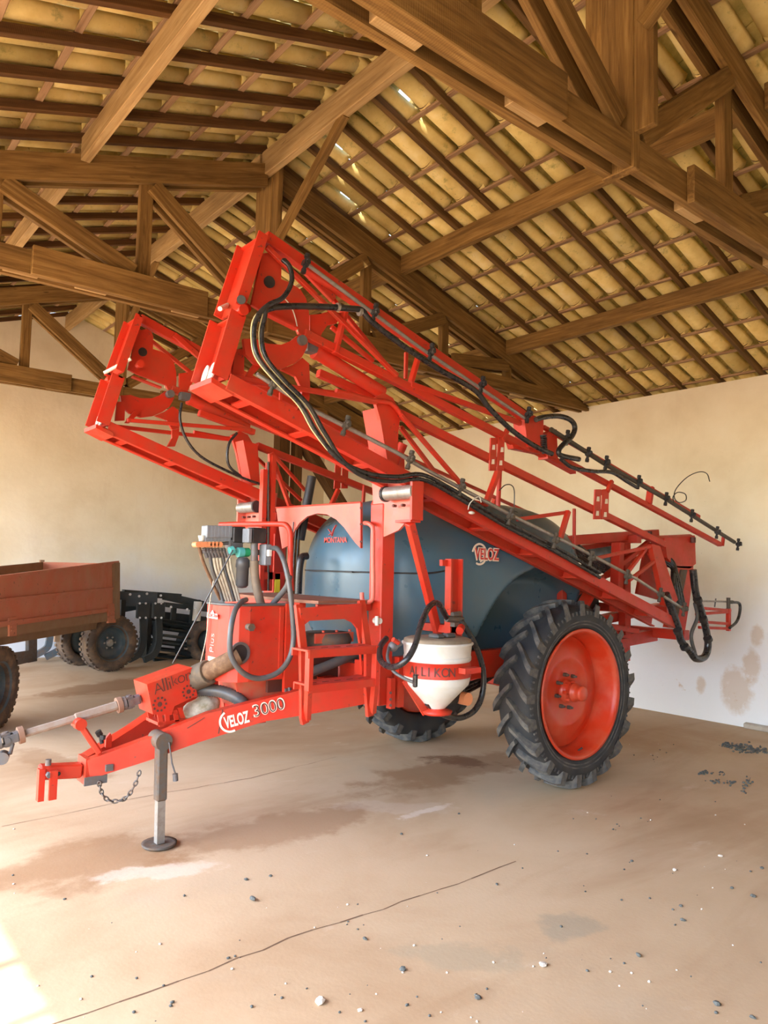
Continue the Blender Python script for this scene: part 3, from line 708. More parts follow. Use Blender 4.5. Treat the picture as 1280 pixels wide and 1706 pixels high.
for chs, u, v, sz in (('A', 257, 1159, .105), ('l', 271, 1153.5, .13), ('l', 276.5, 1152, .13), ('i', 281.5, 1150, .12), ('k', 286, 1145, .105), ('o', 296, 1141, .115), ('n', 309, 1136.5, .115)):
    text(chs, ong(u, v), bx, (0, 0, 1), sz, M['decal_dark'], guard, bold=-.002)
for (u, v, r) in ((314, 1153, .040), (266, 1174, .042)):
    gr = MB()
    for k in range(10):
        a = 2*math.pi*k/10; gr.tube(ong(u, v)+V((r*math.cos(a), 0, r*math.sin(a))), ong(u, v)+V((r*math.cos(a), -.001, r*math.sin(a))), r*.2, 8)
    gr.tube(ong(u, v), ong(u, v)+V((0, -.001, 0)), r*.4, 10); gr.build('punched_vent', M['decal_dark'], guard)
lg = MB()
for (u0, v0, u1, v1) in ((262, 1190, 266, 1212), (275, 1188, 276, 1208), (288, 1184, 292, 1203), (296, 1180, 302, 1198)):
    a = pt(u0, v0, Y=4.70); b2 = pt(u1, v1, Y=4.70); lg.prism([a, a+V((.03, 0, 0)), b2+V((.03, 0, 0)), b2], (0, .012, 0)); a.y = b2.y = 4.87; lg.prism([a, a+V((.03, 0, 0)), b2+V((.03, 0, 0)), b2], (0, .012, 0))
c = (pt(262, 1208, Y=4.70)+pt(303, 1196, Y=4.70))/2; lg.box(c+V((.02, .1, -.01)), (.20, .20, .02)); lg.build('pump_stand', M['red'], sp)

# ---- front cabinet
YF, XFc = 4.43, 2.22
def cb_(u, v): return pt(u, v, Y=YF)
c1 = cb_(393, 1000); c1.z = cb_(393, 1000).z
zt_ = pt(500, 1008, Y=YF).z; zb_ = pt(480, 1131, Y=YF).z
xl = pt(396, 1000, Y=YF).x; xr2 = pt(497, 1000, Y=YF).x
# plan outline: a curved front corner, the narrow face turned towards the hitch
xn = xl-.03; yb_ = YF+.32
pl = [V((xr2, YF, 0)), V((xl+.10, YF, 0)), V((xl+.03, YF+.02, 0)), V((xl-.02, YF+.07, 0)), V((xl-.055, YF+.16, 0)), V((xl-.06, yb_, 0)), V((xr2, yb_, 0))]
cab = MB(); cab.prism([p+V((0, 0, zb_)) for p in pl], (0, 0, zt_-zb_)); cabinet = cab.build('front_cabinet', M['red'], sp)
rb = MB(); rb.path([p+V((0, 0, zt_+.004)) for p in pl[:6]], .010, 8); rb.build('edge_trim', M['hose_grey'], cabinet)
pv = MB(); pv.box((xr2-.055, YF-.012, (zt_+zb_)/2-.06), (.11, .03, zt_-zb_+.14)); pv.box((xr2-.135, YF-.006, (zt_+zb_)/2), (.03, .014, zt_-zb_-.03)); pv.build('door_post', M['red'], cabinet)
hl = MB(); c = cb_(399, 1089); ring(hl, c+V((0, -.006, 0)), (0, 1, 0), .058, .075, .012, 24); hl.build('hose_port', M['grey_metal'], cabinet)
hl = MB(); c2 = c+V((0, -.002, 0)); hl.lathe([(0, 0), (0, .06)], c2, (0, -1, 0), 24); hl.build('port_opening', M['black'], cabinet)
kn = MB(); c = cb_(413, 1045); kn.tube(c, c+V((0, -.045, 0)), .022, 10); kn.tube(c+V((0, -.045, 0)), c+V((0, -.055, 0)), .028, 6); kn.build('drain_plug', M['rust_steel'], cabinet)
fx = V((xl-.06, yb_-.01, 0)); fd = V((.005, -.16, 0)).normalized(); fn = V((-1, 0, 0))
# marks on the narrow face
wf = MB(); c = V((xl-.064, YF+.225, zt_-.075)); wf.prism([c+V((0, .085, -.022)), c+V((0, -.075, -.022)), c+V((0, -.075, .012)), c+V((0, -.02, .012)), c+V((0, .005, .035)), c+V((0, .03, .012)), c+V((0, .085, .012))], (-.0015, 0, 0)); wf.build('badge', M['decal_white'], cabinet)
text('MONTANA', c+V((-.003, .078, -.014)), (0, -1, 0), (0, 0, 1), .036, M['decal_red'], cabinet, bold=.0005, squash=.9)
text('Plus', V((xl-.066, YF+.19, zt_-.33)), (0, 0, 1), (0, 1, 0), .085, M['decal_white'], cabinet, bold=-.003)
wl_ = MB(); c = V((xl-.063, YF+.22, zt_-.42)); wl_.box(c, (.002, .11, .13)); wl_.build('warning_label', paint('yellowed_label', (.75, .62, .38), .6, (.7, .35, .2), .6, 20), cabinet)
bpn = MB(); bpn.prism([pt(392, 1128, Y=4.58), pt(412, 1122, Y=4.58), pt(470, 1140, Y=4.58), pt(470, 1166, Y=4.58), pt(398, 1180, Y=4.58)], (0, .25, 0)); bpn.prism([pt(368, 1128, Y=4.92), pt(400, 1122, Y=4.92), pt(402, 1182, Y=4.92), pt(374, 1184, Y=4.92)], (0, .05, 0)); bpn.build('pump_housing', M['red_dusty'], sp)
lt = MB(); c = cb_(476, 1150); lt.box(c+V((0, -.02, 0)), (.05, .03, .03)); lt.tube(c+V((.01, -.03, .02)), c+V((.012, -.035, -.09)), .012, 8); lt.build('door_latch', M['grey_metal'], cabinet)
# thick muddy drive cover from the cabinet port to the guard box, ribbed boot, corrugated suction hose
mh = MB(); mh.path(spline([cb_(400, 1094)+V((0, .02, 0)), pt(385, 1100, Y=4.47), pt(362, 1112, Y=4.56), pt(340, 1124, Y=4.66)], 6), .062, 12); mh.build('muddy_drive_cover', M['mud'], sp)
bt = MB(); ba = pt(348, 1120, Y=4.62); bb_ = pt(322, 1132, Y=4.76); bt.path([ba.lerp(bb_, i/14) for i in range(15)], .078, 16, ridges=.12); bt.build('ribbed_boot', paint('dusty_rubber', (.10, .075, .05), .8, (.25, .17, .1), .8, 14), sp)
su = MB(); pp = spline([pt(322, 1152, Y=4.78), pt(345, 1150, Y=4.74), pt(372, 1154, Y=4.66), pt(398, 1166, Y=4.58), pt(412, 1182, Y=4.56)], 12); su.path(pp, .040, 12, ridges=.13); su.build('corrugated_hose', M['hose_grey'], sp)

# ---- valve bank over the cabinet
vb = empty('valve_bank', V((2.4, 4.5, 1.5)), sp)
YV = 4.74
def vp_(u, v, y=YV): return pt(u, v, Y=y)
sx = [(342, 376)]
for k in range(7):
    u = 343.5+k*6.0; c = vp_(u, 889); s3 = MB()
    s3.box(c+V((0, 0, .01)), (.032, .09, .085), bev=.005); s3.box(vp_(u-1, 899), (.026, .06, .03)); s3.build('valve', M['bluegrey'], vb)
    cc = vp_(327+k*6.1, 908); MB().tube(cc+V((0, -.035, .0)), cc+V((0, .03, .0)), .020, 10).build('valve_collar', M['copper'], vb)
    f2 = MB(); f2.tube(vp_(340+k*5.4, 914), vp_(345+k*5.2, 930), .014, 8); f2.tube(vp_(339+k*5.4, 917), vp_(341+k*5.4, 921), .019, 8); f2.build('hose_tail', M['grey_metal'], vb)
    hz = MB(); hz.path(spline([vp_(350+k*5.4, 930), vp_(354+k*5.2, 950), vp_(364+k*4.8, 978), vp_(372+k*4.6, 1003, YV-.02)]), .0125, 8); hz.build('section_hose', M['pale_tube'] if k not in (0, 4) else M['hose_grey'], vb)
MB().path(spline([vp_(331, 910), vp_(338, 935), vp_(352, 968), vp_(367, 1000)]), .012, 8).build('section_hose', M['mud'], vb)
MB().tube(vp_(330, 908), vp_(400, 905), .013, 10).build('manifold', M['grey_metal'], vb)
pl_ = MB(); pl_.tube(vp_(336, 893), vp_(336, 902), .024, 10, .018); pl_.build('end_cap', M['ivory'], vb)
bk = MB(); bk.box(vp_(394, 892), (.10, .10, .115), bev=.008); bk.build('motor_box', M['black'], vb); bk = MB(); bk.box(vp_(427, 893, 4.62), (.12, .10, .11), bev=.012); bk.build('motor_box', M['black'], vb)
MB().box(vp_(412, 893, 4.60), (.03, .09, .10), bev=.005).build('valve', M['bluegrey'], vb)
mt = MB(); mt.box(vp_(390, 908), (.10, .08, .06)); mt.tube(vp_(380, 921), vp_(432, 921), .022, 10); mt.tube(vp_(424, 905, 4.62), vp_(424, 935, 4.62), .026, 12); mt.build('fitting_block', M['grey_metal'], vb)
MB().tube(vp_(396, 921, 4.68), vp_(405, 921, 4.68), .036, 14).build('teal_collar', M['teal'], vb)
MB().tube(vp_(405, 921, 4.68), vp_(414, 921, 4.68), .033, 14).build('green_cap', M['green'], vb)
MB().tube(vp_(383, 919, 4.68), vp_(389, 917, 4.68), .030, 12).build('teal_collar', M['teal'], vb)
fl = MB().lathe([(0, .030), (-.02, .048), (-.07, .050), (-.075, .044), (-.20, .043), (-.215, .03), (-.22, 0)], vp_(405, 929, 4.68), (0, 0, 1), 24); fl.build('line_filter', paint('filter_bowl', (.06, .065, .07), .35, (.12, .1, .08), .5, 12), vb)
MB().box(vp_(442, 925, 4.60), (.055, .09, .15), bev=.006).build('flow_meter', M['bluegrey'], vb)
MB().box(vp_(448.5, 922, 4.54), (.02, .04, .045)).build('meter_label', M['ivory'], vb)
hz = MB(); hz.path(spline([vp_(424, 935, 4.62), vp_(425, 960, 4.62), vp_(429, 985, 4.60), vp_(436, 1012, 4.6)]), .031, 12); hz.build('main_hose', paint('dusty_brown_hose', (.17, .13, .09), .7, (.28, .2, .13), .8, 16), vb)
# the long grey hose looped in front of the cabinet
lp_ = [pt(452, 914, Y=4.56), pt(463, 916, Y=4.46), pt(474, 938, Y=4.36), pt(482, 975, Y=4.30), pt(487, 1020, Y=4.28), pt(489, 1065, Y=4.28), pt(482, 1098, Y=4.28), pt(462, 1122, Y=4.28), pt(430, 1131, Y=4.30), pt(403, 1120, Y=4.30), pt(385, 1092, Y=4.30), pt(384, 1055, Y=4.30), pt(391, 1020, Y=4.34), pt(402, 1004, Y=4.42), pt(410, 1000, Y=4.56)]
MB().path(spline(lp_, 8), .0185, 12).build('looped_hose', M['hose_grey'], sp)
MB().path(spline([pt(450, 1012, Y=4.56), pt(462, 998, Y=4.46), pt(478, 978, Y=4.34), pt(483, 960, Y=4.31)], 6), .02, 10).build('looped_hose', M['hose_grey'], sp)
# thin rods and cord running from the valves down to the hitch
MB().path([pt(388, 917, Y=4.56), pt(352, 985, Y=4.62), pt(288, 1106, Y=4.86)], .006, 6).build('control_cable', M['hose'], sp)
MB().path(spline([pt(356, 968, Y=4.66), pt(349, 1010, Y=4.7), pt(344, 1060, Y=4.72), pt(334, 1106, Y=4.78)]), .004, 5).build('hanging_cord', M['pale_tube'], sp)

# ---- platform, steps, handrails
pf = MB(); zp = 1.552
pf.prism([V((2.78, 4.30, zp)), V((2.82, 4.12, zp)), V((3.28, 4.10, zp)), V((3.28, 5.42, zp)), V((2.78, 5.42, zp))], (0, 0, -.02))
platform = pf.build('platform', M['brown_red'], sp)
ps = MB(); ps.box((3.05, 4.14, zp-.05), (.46, .025, .05)); ps.box((3.0, 4.115, zp-.05), (.05, .03, .05)); ps.box((2.82, 4.86, zp-.05), (.05, 1.1, .06)); ps.build('deck_support', M['red'], platform)
YL = 4.04
def ld(u, v, y=YL): return pt(u, v, Y=y)
lad = empty('step_ladder', ld(560, 1200), sp)
fr = MB(); fr.prism([ld(500, 1014), ld(603, 1006), ld(603, 1120), ld(600, 1072), ld(596, 1048), ld(588, 1038), ld(575, 1032), ld(516, 1035), ld(503, 1045)], (0, .02, 0))
fr.build('upper_frame', M['red'], lad)
def rail(pts, w=.016, dpt=.05):
    mb = MB()
    for a, b2 in zip(pts[:-1], pts[1:]): mb.beam(a, b2, dpt, w, up=(0, 1, 0) if False else (1, 0, 0), ext=.006)
    return mb
rail([ld(497, 1010, 4.08), ld(505, 1085, 4.0), ld(506, 1195, 4.02), ld(508, 1204, 4.02)], .05, .03).build('side_rail', M['red'], lad)
rail([ld(602, 1003, 4.08), ld(613, 1085, 4.0), ld(613, 1150, 4.02), ld(616, 1192, 4.02)], .05, .03).build('side_rail', M['red'], lad)
rail([ld(516, 1085, 3.86), ld(514, 1150, 3.86), ld(512, 1196, 4.0)], .03, .05).build('step_rail', M['red'], lad)
rail([ld(627, 1078, 3.86), ld(625, 1140, 3.86), ld(621, 1185, 4.0)], .03, .05).build('step_rail', M['red'], lad)
for (a, b2, y0, y1) in (((514, 1085), (627, 1076), 3.84, 4.02), ((517, 1143), (626, 1131), 3.84, 4.02)):
    pa, pb = ld(*a, y0), ld(*b2, y0); pb.z = pa.z = (pa.z+pb.z)/2; st = MB()
    st.prism([pa, pb, pb+V((0, y1-y0, 0)), pa+V((0, y1-y0, 0))], (0, 0, -.012)); st.prism([pa-V((0, .001, .002)), pb-V((0, .001, .002)), pb+V((0, -.001, -.05)), pa+V((0, -.001, -.05))], (0, .012, 0)); st.prism([pa+V((0, y1-y0+.001, -.002)), pb+V((0, y1-y0+.001, -.002)), pb+V((0, y1-y0+.001, -.05)), pa+V((0, y1-y0+.001, -.05))], (0, .012, 0))
    tread = st.build('step', M['red'], lad)
    sl = MB()
    for k in range(5):
        c = pa.lerp(pb, .13+.185*k)+V((0, .07, .001)); sl.box(c, (.05, .007, .002))
    sl.build('grip_slot', M['decal_dark'], lad)
hp_ = MB(); hp_.path(spline([V((3.18, 4.06, 1.62)), V((3.18, 4.03, 1.64)), V((3.18, 3.98, 1.67))], 3), .016); 
def rod(name, pts, r=.017, mat='red', sm=6): return MB().path(spline(pts, sm) if sm else pts, r, 10).build(name, M[mat], sp)
XH = 3.24
def hx(u, v, X=XH): return pt(u, v, X=X)
rod('grab_rail', [hx(608, 872, 3.30), hx(614, 873), hx(619, 877), hx(621.5, 884), hx(621.5, 930), hx(621.5, 990), hx(618, 1002), hx(610, 1004), hx(604, 1000), hx(603, 988)], .016, 'pink', 5)
XR_ = 2.45
rod('hand_rail', [pt(367, 875, Y=5.1), pt(400, 874, Y=4.9), pt(440, 874, Y=4.66), pt(470, 874, Y=4.5), pt(478, 877, Y=4.46), pt(483, 886, Y=4.44), pt(484, 900, Y=4.44), pt(484, 945, Y=4.44), pt(486, 985, Y=4.44)], .02, 'red', 5)

# ---- front arch that carries the folded booms
XA = 3.3
def xa(u, v, X=XA): return pt(u, v, X=X)
arch = empty('front_arch', (XA, YC, 1.0), sp)
for (y0, y1) in ((4.03, 4.17), (5.50, 5.66)):
    MB().box((XA+.05, (y0+y1)/2, (2.24+.82)/2), (.12, y1-y0, 2.24-.82), bev=.006).build('post', M['red'], arch)
ca = MB()
ca.prism([xa(460, 847), xa(601, 838), xa(601, 914), xa(592, 905), xa(583, 893), xa(573, 879), xa(560, 866), xa(545, 858), xa(528, 856), xa(512, 861), xa(499, 872), xa(492, 882), xa(486, 896), xa(480, 910), xa(470, 915)], (.02, 0, 0))
cp = ca.build('cross_plate', M['pink'], arch)
ef = MB(); ef.path([xa(601, 838, XA-.006), xa(601, 914, XA-.006)], .006, 6); ef.path([xa(460, 846.5), xa(601, 837.5)], .007, 6); ef.build('edge_weld', M['red'], arch)
for v in (847, 874, 903): MB().tube(xa(601.5, v, XA-.014), xa(601.5, v, XA), .010, 6).build('arch_bolt', M['decal_dark'], arch)
br = MB()
br.prism([xa(620, 803), xa(645, 795), xa(701, 797), xa(700, 866), xa(676, 871), xa(664, 884), xa(625, 902)], (.02, 0, 0))
br.build('boom_cradle', M['pink'], arch)
MB().box((xa(700, 830).x-.03, xa(700, 830).y, xa(700, 832).z), (.10, .022, xa(700, 797).z-xa(700, 868).z)).build('cradle_flange', M['red'], arch); MB().box(xa(690, 869)+V((-.03, .03, -.002)), (.09, .16, .018)).build('cradle_flange', M['red'], arch); MB().box(xa(645, 815)+V((-.02, 0, .0)), (.05, .015, .16)).build('cradle_flange', M['red'], arch)
fb_ = MB()
nearp = [xa(620, 803), xa(645, 795), xa(701, 797), xa(700, 866), xa(676, 871), xa(664, 884), xa(625, 902)]
fb_.prism([V((p.x, 2*YC-p.y, p.z)) for p in nearp], (.02, 0, 0)); fb_.build('boom_cradle', M['pink'], arch)
fd_ = MB(); p = xa(701, 832); fd_.box((p.x-.03, 2*YC-p.y, p.z), (.10, .022, .30)); fd_.build('cradle_flange', M['pink'], arch)
for mir in (0, 1):
    a, b2 = xa(643, 824, XA-.05), xa(692, 824, XA-.05)
    b2.z = a.z
    if mir: a, b2 = V((a.x, 2*YC-a.y, a.z)), V((b2.x, 2*YC-b2.y, b2.z))
    MB().tube(a, b2, .048, 18).build('cradle_roller', M['steel'], arch)
    d_ = (b2-a).normalized(); MB().tube(a-d_*.012, a+d_*.012, .055, 18).build('roller_cap', M['black'], arch)
    for t in (.25, .55, .85):
        c = a.lerp(b2, t)+V((.03, 0, -.085)); MB().tube(c, c+V((-.03, 0, 0)), .011, 6).build('cradle_bolt', M['decal_dark'], arch)
mb = MB(); mb.beam(pt(683, 872, Y=3.72), pt(730, 1056, Y=3.98), .055, .055, up=(1, 0, 0), bev=.005); mb.build('diagonal_brace', M['red'], arch)
mb = MB(); mb.tube(xa(625, 845, 3.36), pt(672, 740, Y=4.05), .036, 12); mb.build('diagonal_brace', M['red'], arch)
# ladder-like mast on the far post
ms = MB()
for (u0, v0, u1, v1, w) in ((440, 783, 440, 985, .055), (447, 772, 447, 985, .02), (455, 760, 456, 985, .05)):
    pa, pb = pt(u0, v0, Y=5.42), pt(u1, v1, Y=5.42); pb.x = pa.x; ms.beam(pa, pb, .04, w, up=(0, 1, 0))
ms.beam(pt(451, 756, Y=5.42), pt(485, 850, Y=5.45), .03, .03); ms.beam(pt(450, 757, Y=5.42), pt(456, 890, Y=5.42), .03, .03)
ms.beam(pt(437, 960, Y=5.42), pt(475, 960, Y=5.42), .05, .06); ms.build('level_mast', M['red'], arch)
mt = MB()
for v in (790, 815, 840, 865, 890): mt.box(pt(446.5, v, Y=5.40), (.02, .02, .008))
mt.tube(pt(447, 770, Y=5.40), pt(447, 985, Y=5.40), .010, 6); mt.build('level_tube', M['brass'], arch)
MB().box(pt(462, 972, Y=5.40), (.05, .01, .16)).build('warning_tape', M['yellow'], arch)

# ---- tank: a big rounded polythene body, waisted to clear the wheels
def tank_mesh():
    mb = MB(); nx, na = 132, 144; vs = []
    x0, x1, zc, rc = 3.43, 6.05, 1.62, .78
    for i in range(nx+1):
        t = i/nx; x = x0+(x1-x0)*(t if 0 else (1-math.cos(math.pi*t))/2)
        q = (x-(x0+x1)/2)/((x1-x0)/2)
        s = max(0.0, 1-abs(q)**4.2)**(1/2.6)
        for k in range(na):
            a = 2*math.pi*k/na; c, sn = math.cos(a), math.sin(a)
            n_ = 2.7; rr = (abs(c)**n_+abs(sn)**n_)**(-1/n_)
            yy = .845*rr*c*s; zz = zc+rc*rr*sn*s*(1.0 if sn > 0 else .93)
            dw = math.hypot(x-5.245, zz-.768); tt = min(1, max(0, (dw-.93)/.17)); tt = tt*tt*(3-2*tt)
            if zz < 1.9 or True:
                lim = .47+(.845-.47)*tt
                if x > 5.0: lim = min(lim, .845-.12*min(1, (x-5.0)/.3))
                yy = max(-lim, min(lim, yy))
            vs.append(V((x, YC+yy, zz)))
    fs = [(i*na+k, i*na+(k+1) % na, (i+1)*na+(k+1) % na, (i+1)*na+k) for i in range(nx) for k in range(na)]
    mb.add(vs, fs, True); return mb, vs
tm, tvs = tank_mesh(); tank = tm.build('tank', M['tank'], sp)
def tank_x(y, z):
    """front surface of the tank at a height and side position"""
    best = None
    for i in range(1, 66):
        for k in range(144):
            p = tvs[i*144+k]
            d = abs(p.y-y)+abs(p.z-z)
            if best is None or d < best[0]: best = (d, p.x)
    return best[1]
sm_ = MB(); zz = 1.745; loop = []
for i in range(1, 66):
    row = tvs[i*144:(i+1)*144]; c_ = min([p for p in row if p.y < YC], key=lambda p: abs(p.z-zz)); loop.append(V((c_.x, c_.y-.003, zz+.55*max(0, c_.x-3.72)**2)))
lp2 = []
for i in range(1, 47):
    row = tvs[i*144:(i+1)*144]; c_ = min([p for p in row if p.y > YC], key=lambda p: abs(p.z-zz)); lp2.append(V((c_.x, c_.y+.001, zz)))
sm_.path(lp2[::-1]+[V((3.425, YC+.3, zz)), V((3.425, YC-.3, zz))]+[p for p in loop if p.x < 4.08], .007, 6); sm_.build('mould_seam', M['black'], tank)
ldm = MB().lathe([(0, .20), (.11, .20), (.12, .22), (.17, .22), (.18, .20), (.18, 0)], V((4.05, YC-.12, 2.30)), (0, 0, 1), 32); ldm.build('tank_lid', M['black'], tank)
MB().lathe([(0, .23), (.09, .23), (.10, .19)], V((4.05, YC-.12, 2.28)), (0, 0, 1), 32).build('filler_neck', M['tank'], tank)
# marks on the tank
yv = 4.0
def side(u, v): return pt(u, v, Y=YC-.848)
vel = text('VELOZ', side(791, 932)+V((0, -.006, 0)), (1, 0, -.01), (0, 0, 1), .125, M['decal_red'], tank, bold=.002, squash=.72)
text('VELOZ', side(790, 932.5)+V((0, -.0035, 0)), (1, 0, -.01), (0, 0, 1), .13, M['decal_pale'], tank, bold=.009, squash=.70)
sw = MB(); c = side(799, 924)+V((0, -.002, 0)); ring(sw, c, (0, 1, 0), .072, .088, .002, 32, 0.2, 5.2); ring(sw, c+V((0, -.0005, -.01)), (0, 1, 0), .045, .055, .002, 24, 2.2, 4.6); sw.build('swoosh_emblem', M['decal_pale'], tank)
xf_ = tank_x(5.02, 2.0)-.012
fo = pt(540, 905, X=xf_)
text('MONTANA', fo, (0, -1, 0), (0, 0, 1), .062, M['decal_red'], tank, bold=.0008)
em = MB(); c = pt(553, 888, X=xf_)
for (a, b2, t) in ((( -.04, -.02), (.015, .0), .014), ((.0, -.03), (.03, .03), .016), ((-.01, .0), (-.05, .03), .012), ((.03, .03), (.06, .06), .018)):
    em.beam(c+V((0, a[0]*-1, a[1])), c+V((0, b2[0]*-1, b2[1])), .003, t, up=(1, 0, 0))
em.build('front_emblem', M['decal_red'], tank)
# hoses beside the front of the tank
MB().path(spline([pt(512, 927, Y=5.0), pt(503, 930, Y=5.0), pt(499, 950, Y=5.0), pt(497, 990, Y=5.0)], 6), .03, 10).build('filler_hose', M['hose'], sp)
MB().tube(pt(520, 795, Y=5.25), pt(500, 900, Y=5.25), .04, 10).build('tank_pipe', M['black'], sp)
for u in (485, 490, 495): MB().path([pt(u+4, 870, Y=5.2), pt(u, 930, Y=5.2), pt(u-2, 985, Y=5.2)], .006, 5).build('control_cable', M['hose'], sp)
# pump under the platform
pu = MB(); c = pt(545, 1065, Y=4.55); pu.lathe([(-.05, .0), (-.05, .17), (.0, .19), (.05, .17), (.05, 0)], c, (0, 0, 1), 24); pu.build('diaphragm_pump', M['rust_steel'], sp)
pu = MB(); pu.box(c+V((-.02, -.12, .02)), (.34, .02, .07)); 
for k in range(3): pu.tube(c+V((-.12+.12*k, -.12, .06)), c+V((-.12+.12*k, -.12, .075)), .012, 6)
pu.build('pump_cover', M['red_dusty'], sp)
hz = MB(); hz.path(spline([pt(505, 1125, Y=4.4), pt(540, 1112, Y=4.38), pt(575, 1098, Y=4.36), pt(605, 1090, Y=4.4)]), .035, 10); hz.build('suction_hose', M['hose_grey'], sp)
MB().box((2.98, 4.52, 1.05), (.6, .03, .30)).build('inner_panel', M['decal_dark'], sp)
vl = MB(); c = xa(629, 1035, XA-.02); vl.tube(c+V((0, -.03, 0)), c+V((0, .03, 0)), .022, 10); vl.tube(c+V((-.03, -.03, -.03)), c+V((-.03, -.03, .035)), .014, 8); vl.build('gauge_valve', M['ivory'], sp)

# ---- induction hopper on its swing arm
YH = 3.70; hc_ = pt(729, 1080, Y=YH); RH = pt(790, 1080, Y=YH).x-hc_.x
RH = .235
hop = empty('induction_hopper', hc_, sp)
zT = pt(729, 1070, Y=YH).z
def L2(pr, name, mat, n=40): return MB().lathe([(a, b2) for a, b2 in pr], V((hc_.x, hc_.y, zT)), (0, 0, 1), n).build(name, M[mat], hop)
L2([(-.10, RH*.97), (-.02, RH), (-.01, RH+.012), (0, RH+.012), (.004, RH), (.0, 0)], 'bowl_rim', 'white')
L2([(-.13, RH*.94), (-.115, RH*.99), (-.09, RH*.99), (-.085, RH*.9)], 'bowl_lip', 'white')
L2([(-.225, RH*.985), (-.125, RH*.985), (-.12, RH*.90), (-.23, RH*.90), (-.225, RH*.985)], 'holding_band', 'red')
L2([(-.275, RH*.93), (-.235, RH*.97), (-.225, RH*.95)], 'bowl_lip', 'white')
L2([(-.45, .055), (-.43, .075), (-.36, .14), (-.28, RH*.92), (-.26, RH*.93)], 'cone', 'white')
L2([(-.485, 0), (-.485, .10), (-.465, .11), (-.455, .06), (-.44, .06)], 'outlet_flange', 'red')
M['brown_dust'] = paint('dusty_lid', (.20, .15, .10), .8, (.38, .29, .19), .8, 9)
L2([(.004, RH*1.0), (.022, RH*.98), (.030, RH*.9), (.032, .05), (.032, 0)], 'lid', 'brown_dust')
lx = MB(); zc2 = V((hc_.x, hc_.y, zT+.045)); lx.box(zc2+V((-.05, -.04, 0)), (.07, .10, .03), bev=.01); lx.box(zc2+V((.06, -.05, 0)), (.09, .06, .03), bev=.01); lx.build('lid_handle', M['hose_grey'], hop)
# lettering round the band
Rb = RH*.985+.003
view = V((-hc_.x, -hc_.y, 0)).normalized(); base_a = math.atan2(view.y, view.x)
for i, chs in enumerate('ALLIKON'):
    a = base_a-.80+i*.205-(.03 if i > 3 else 0); p = V((hc_.x+Rb*math.cos(a), hc_.y+Rb*math.sin(a), zT-.205)); tgx = V((-math.sin(a), math.cos(a), 0))
    text(chs, p-tgx*.02, tgx, (0, 0, 1), .085, M['decal_dark'], hop, bold=0, squash=.85)
tb = MB(); a = base_a+.85; p = V((hc_.x+(RH+.03)*math.cos(a), hc_.y+(RH+.03)*math.sin(a), zT-.165)); tb.beam(p-V((.05, 0, 0)), p+V((.10, 0, .0)), .06, .035); tb.build('swing_handle', M['red'], hop)
gz = MB(); a = base_a-.55; p0 = V((hc_.x, hc_.y, zT-.33)); 
gz.beam(V((hc_.x+.235*math.cos(a-.6), hc_.y+.235*math.sin(a-.6), zT-.25)), V((hc_.x+.08*math.cos(a-.6), hc_.y+.08*math.sin(a-.6), zT-.48)), .05, .014, up=(0, -1, 0)); gz.build('cradle_strap', M['red'], hop)
ds = MB(); p = pt(692, 1135, Y=YH-.20); ds.box(p, (.028, .03, .08), bev=.006); ds.build('rinse_nozzle', M['hose'], hop)
kb = MB(); c = pt(772, 1164, Y=YH); kb.tube(c+V((.0, .03, 0)), c+V((0, -.05, 0)), .045, 14); kb.build('valve_knob', M['copper'], hop)
kb = MB(); c = pt(757, 1160, Y=YH+.05); kb.tube(c+V((-.08, 0, 0)), c+V((.04, 0, 0)), .055, 14); kb.tube(c+V((-.03, 0, -.05)), c+V((-.03, 0, .07)), .045, 12); kb.sphere(c+V((.08, .06, .05)), .07); kb.build('outlet_valve', M['black'], hop)
# swing arm channel behind it
sa = MB(); p0, p1 = pt(754, 932, Y=YH+.15), pt(756, 1060, Y=YH+.15); p1.x = p0.x
sa.box((p0+p1)/2+V((0, 0, 0)), (.115, .02, p0.z-p1.z)); sa.box((p0+p1)/2+V((-.055, -.02, 0)), (.014, .06, p0.z-p1.z)); sa.box((p0+p1)/2+V((.055, -.02, 0)), (.014, .06, p0.z-p1.z))
sa.box(p0+V((-.085, 0, -.03)), (.06, .03, .045)); sa.box((p0.x, 4.05, p1.z+.05), (.09, .42, .055)); sa.build('swing_arm', M['red'], sp)
sc = MB(); c = pt(762, 1034, Y=YH+.08); sc.tube(c+V((-.11, 0, .015)), c+V((.05, 0, .0)), .024, 12); sc.tube(c+V((-.05, 0, .04)), c+V((.03, 0, .045)), .02, 10); sc.box(c+V((.0, 0, -.03)), (.10, .05, .03)); sc.build('transfer_valve', M['rust_steel'], sp)
MB().tube(pt(769, 1046, Y=YH+.04), pt(766, 1052, Y=YH), .028, 10).build('valve_lever', M['red'], sp)
rod('hopper_hose', [pt(745, 1030, Y=YH+.08), pt(730, 1006, Y=YH), pt(715, 1012, Y=YH-.1), pt(702, 1040, Y=YH-.2), pt(690, 1080, Y=YH-.26), pt(672, 1105, Y=YH-.24), pt(650, 1112, Y=YH-.1), pt(634, 1100, Y=YH+.05), pt(634, 1078, Y=YH+.15), pt(644, 1064, Y=YH+.2)], .020, 'hose', 8)
rod('hopper_hose', [pt(768, 1035, Y=YH+.06), pt(785, 1062, Y=YH+.02), pt(798, 1090, Y=YH), pt(806, 1125, Y=YH), pt(803, 1160, Y=YH), pt(790, 1185, Y=YH), pt(765, 1197, Y=YH), pt(735, 1190, Y=YH), pt(712, 1172, Y=YH)], .021, 'hose', 8)
rod('rinse_hose', [pt(648, 1080, Y=YH+.1), pt(646, 1098, Y=YH), pt(655, 1118, Y=YH-.05), pt(672, 1130, Y=YH-.12), pt(690, 1138, Y=YH-.18)], .011, 'hose_grey', 6)
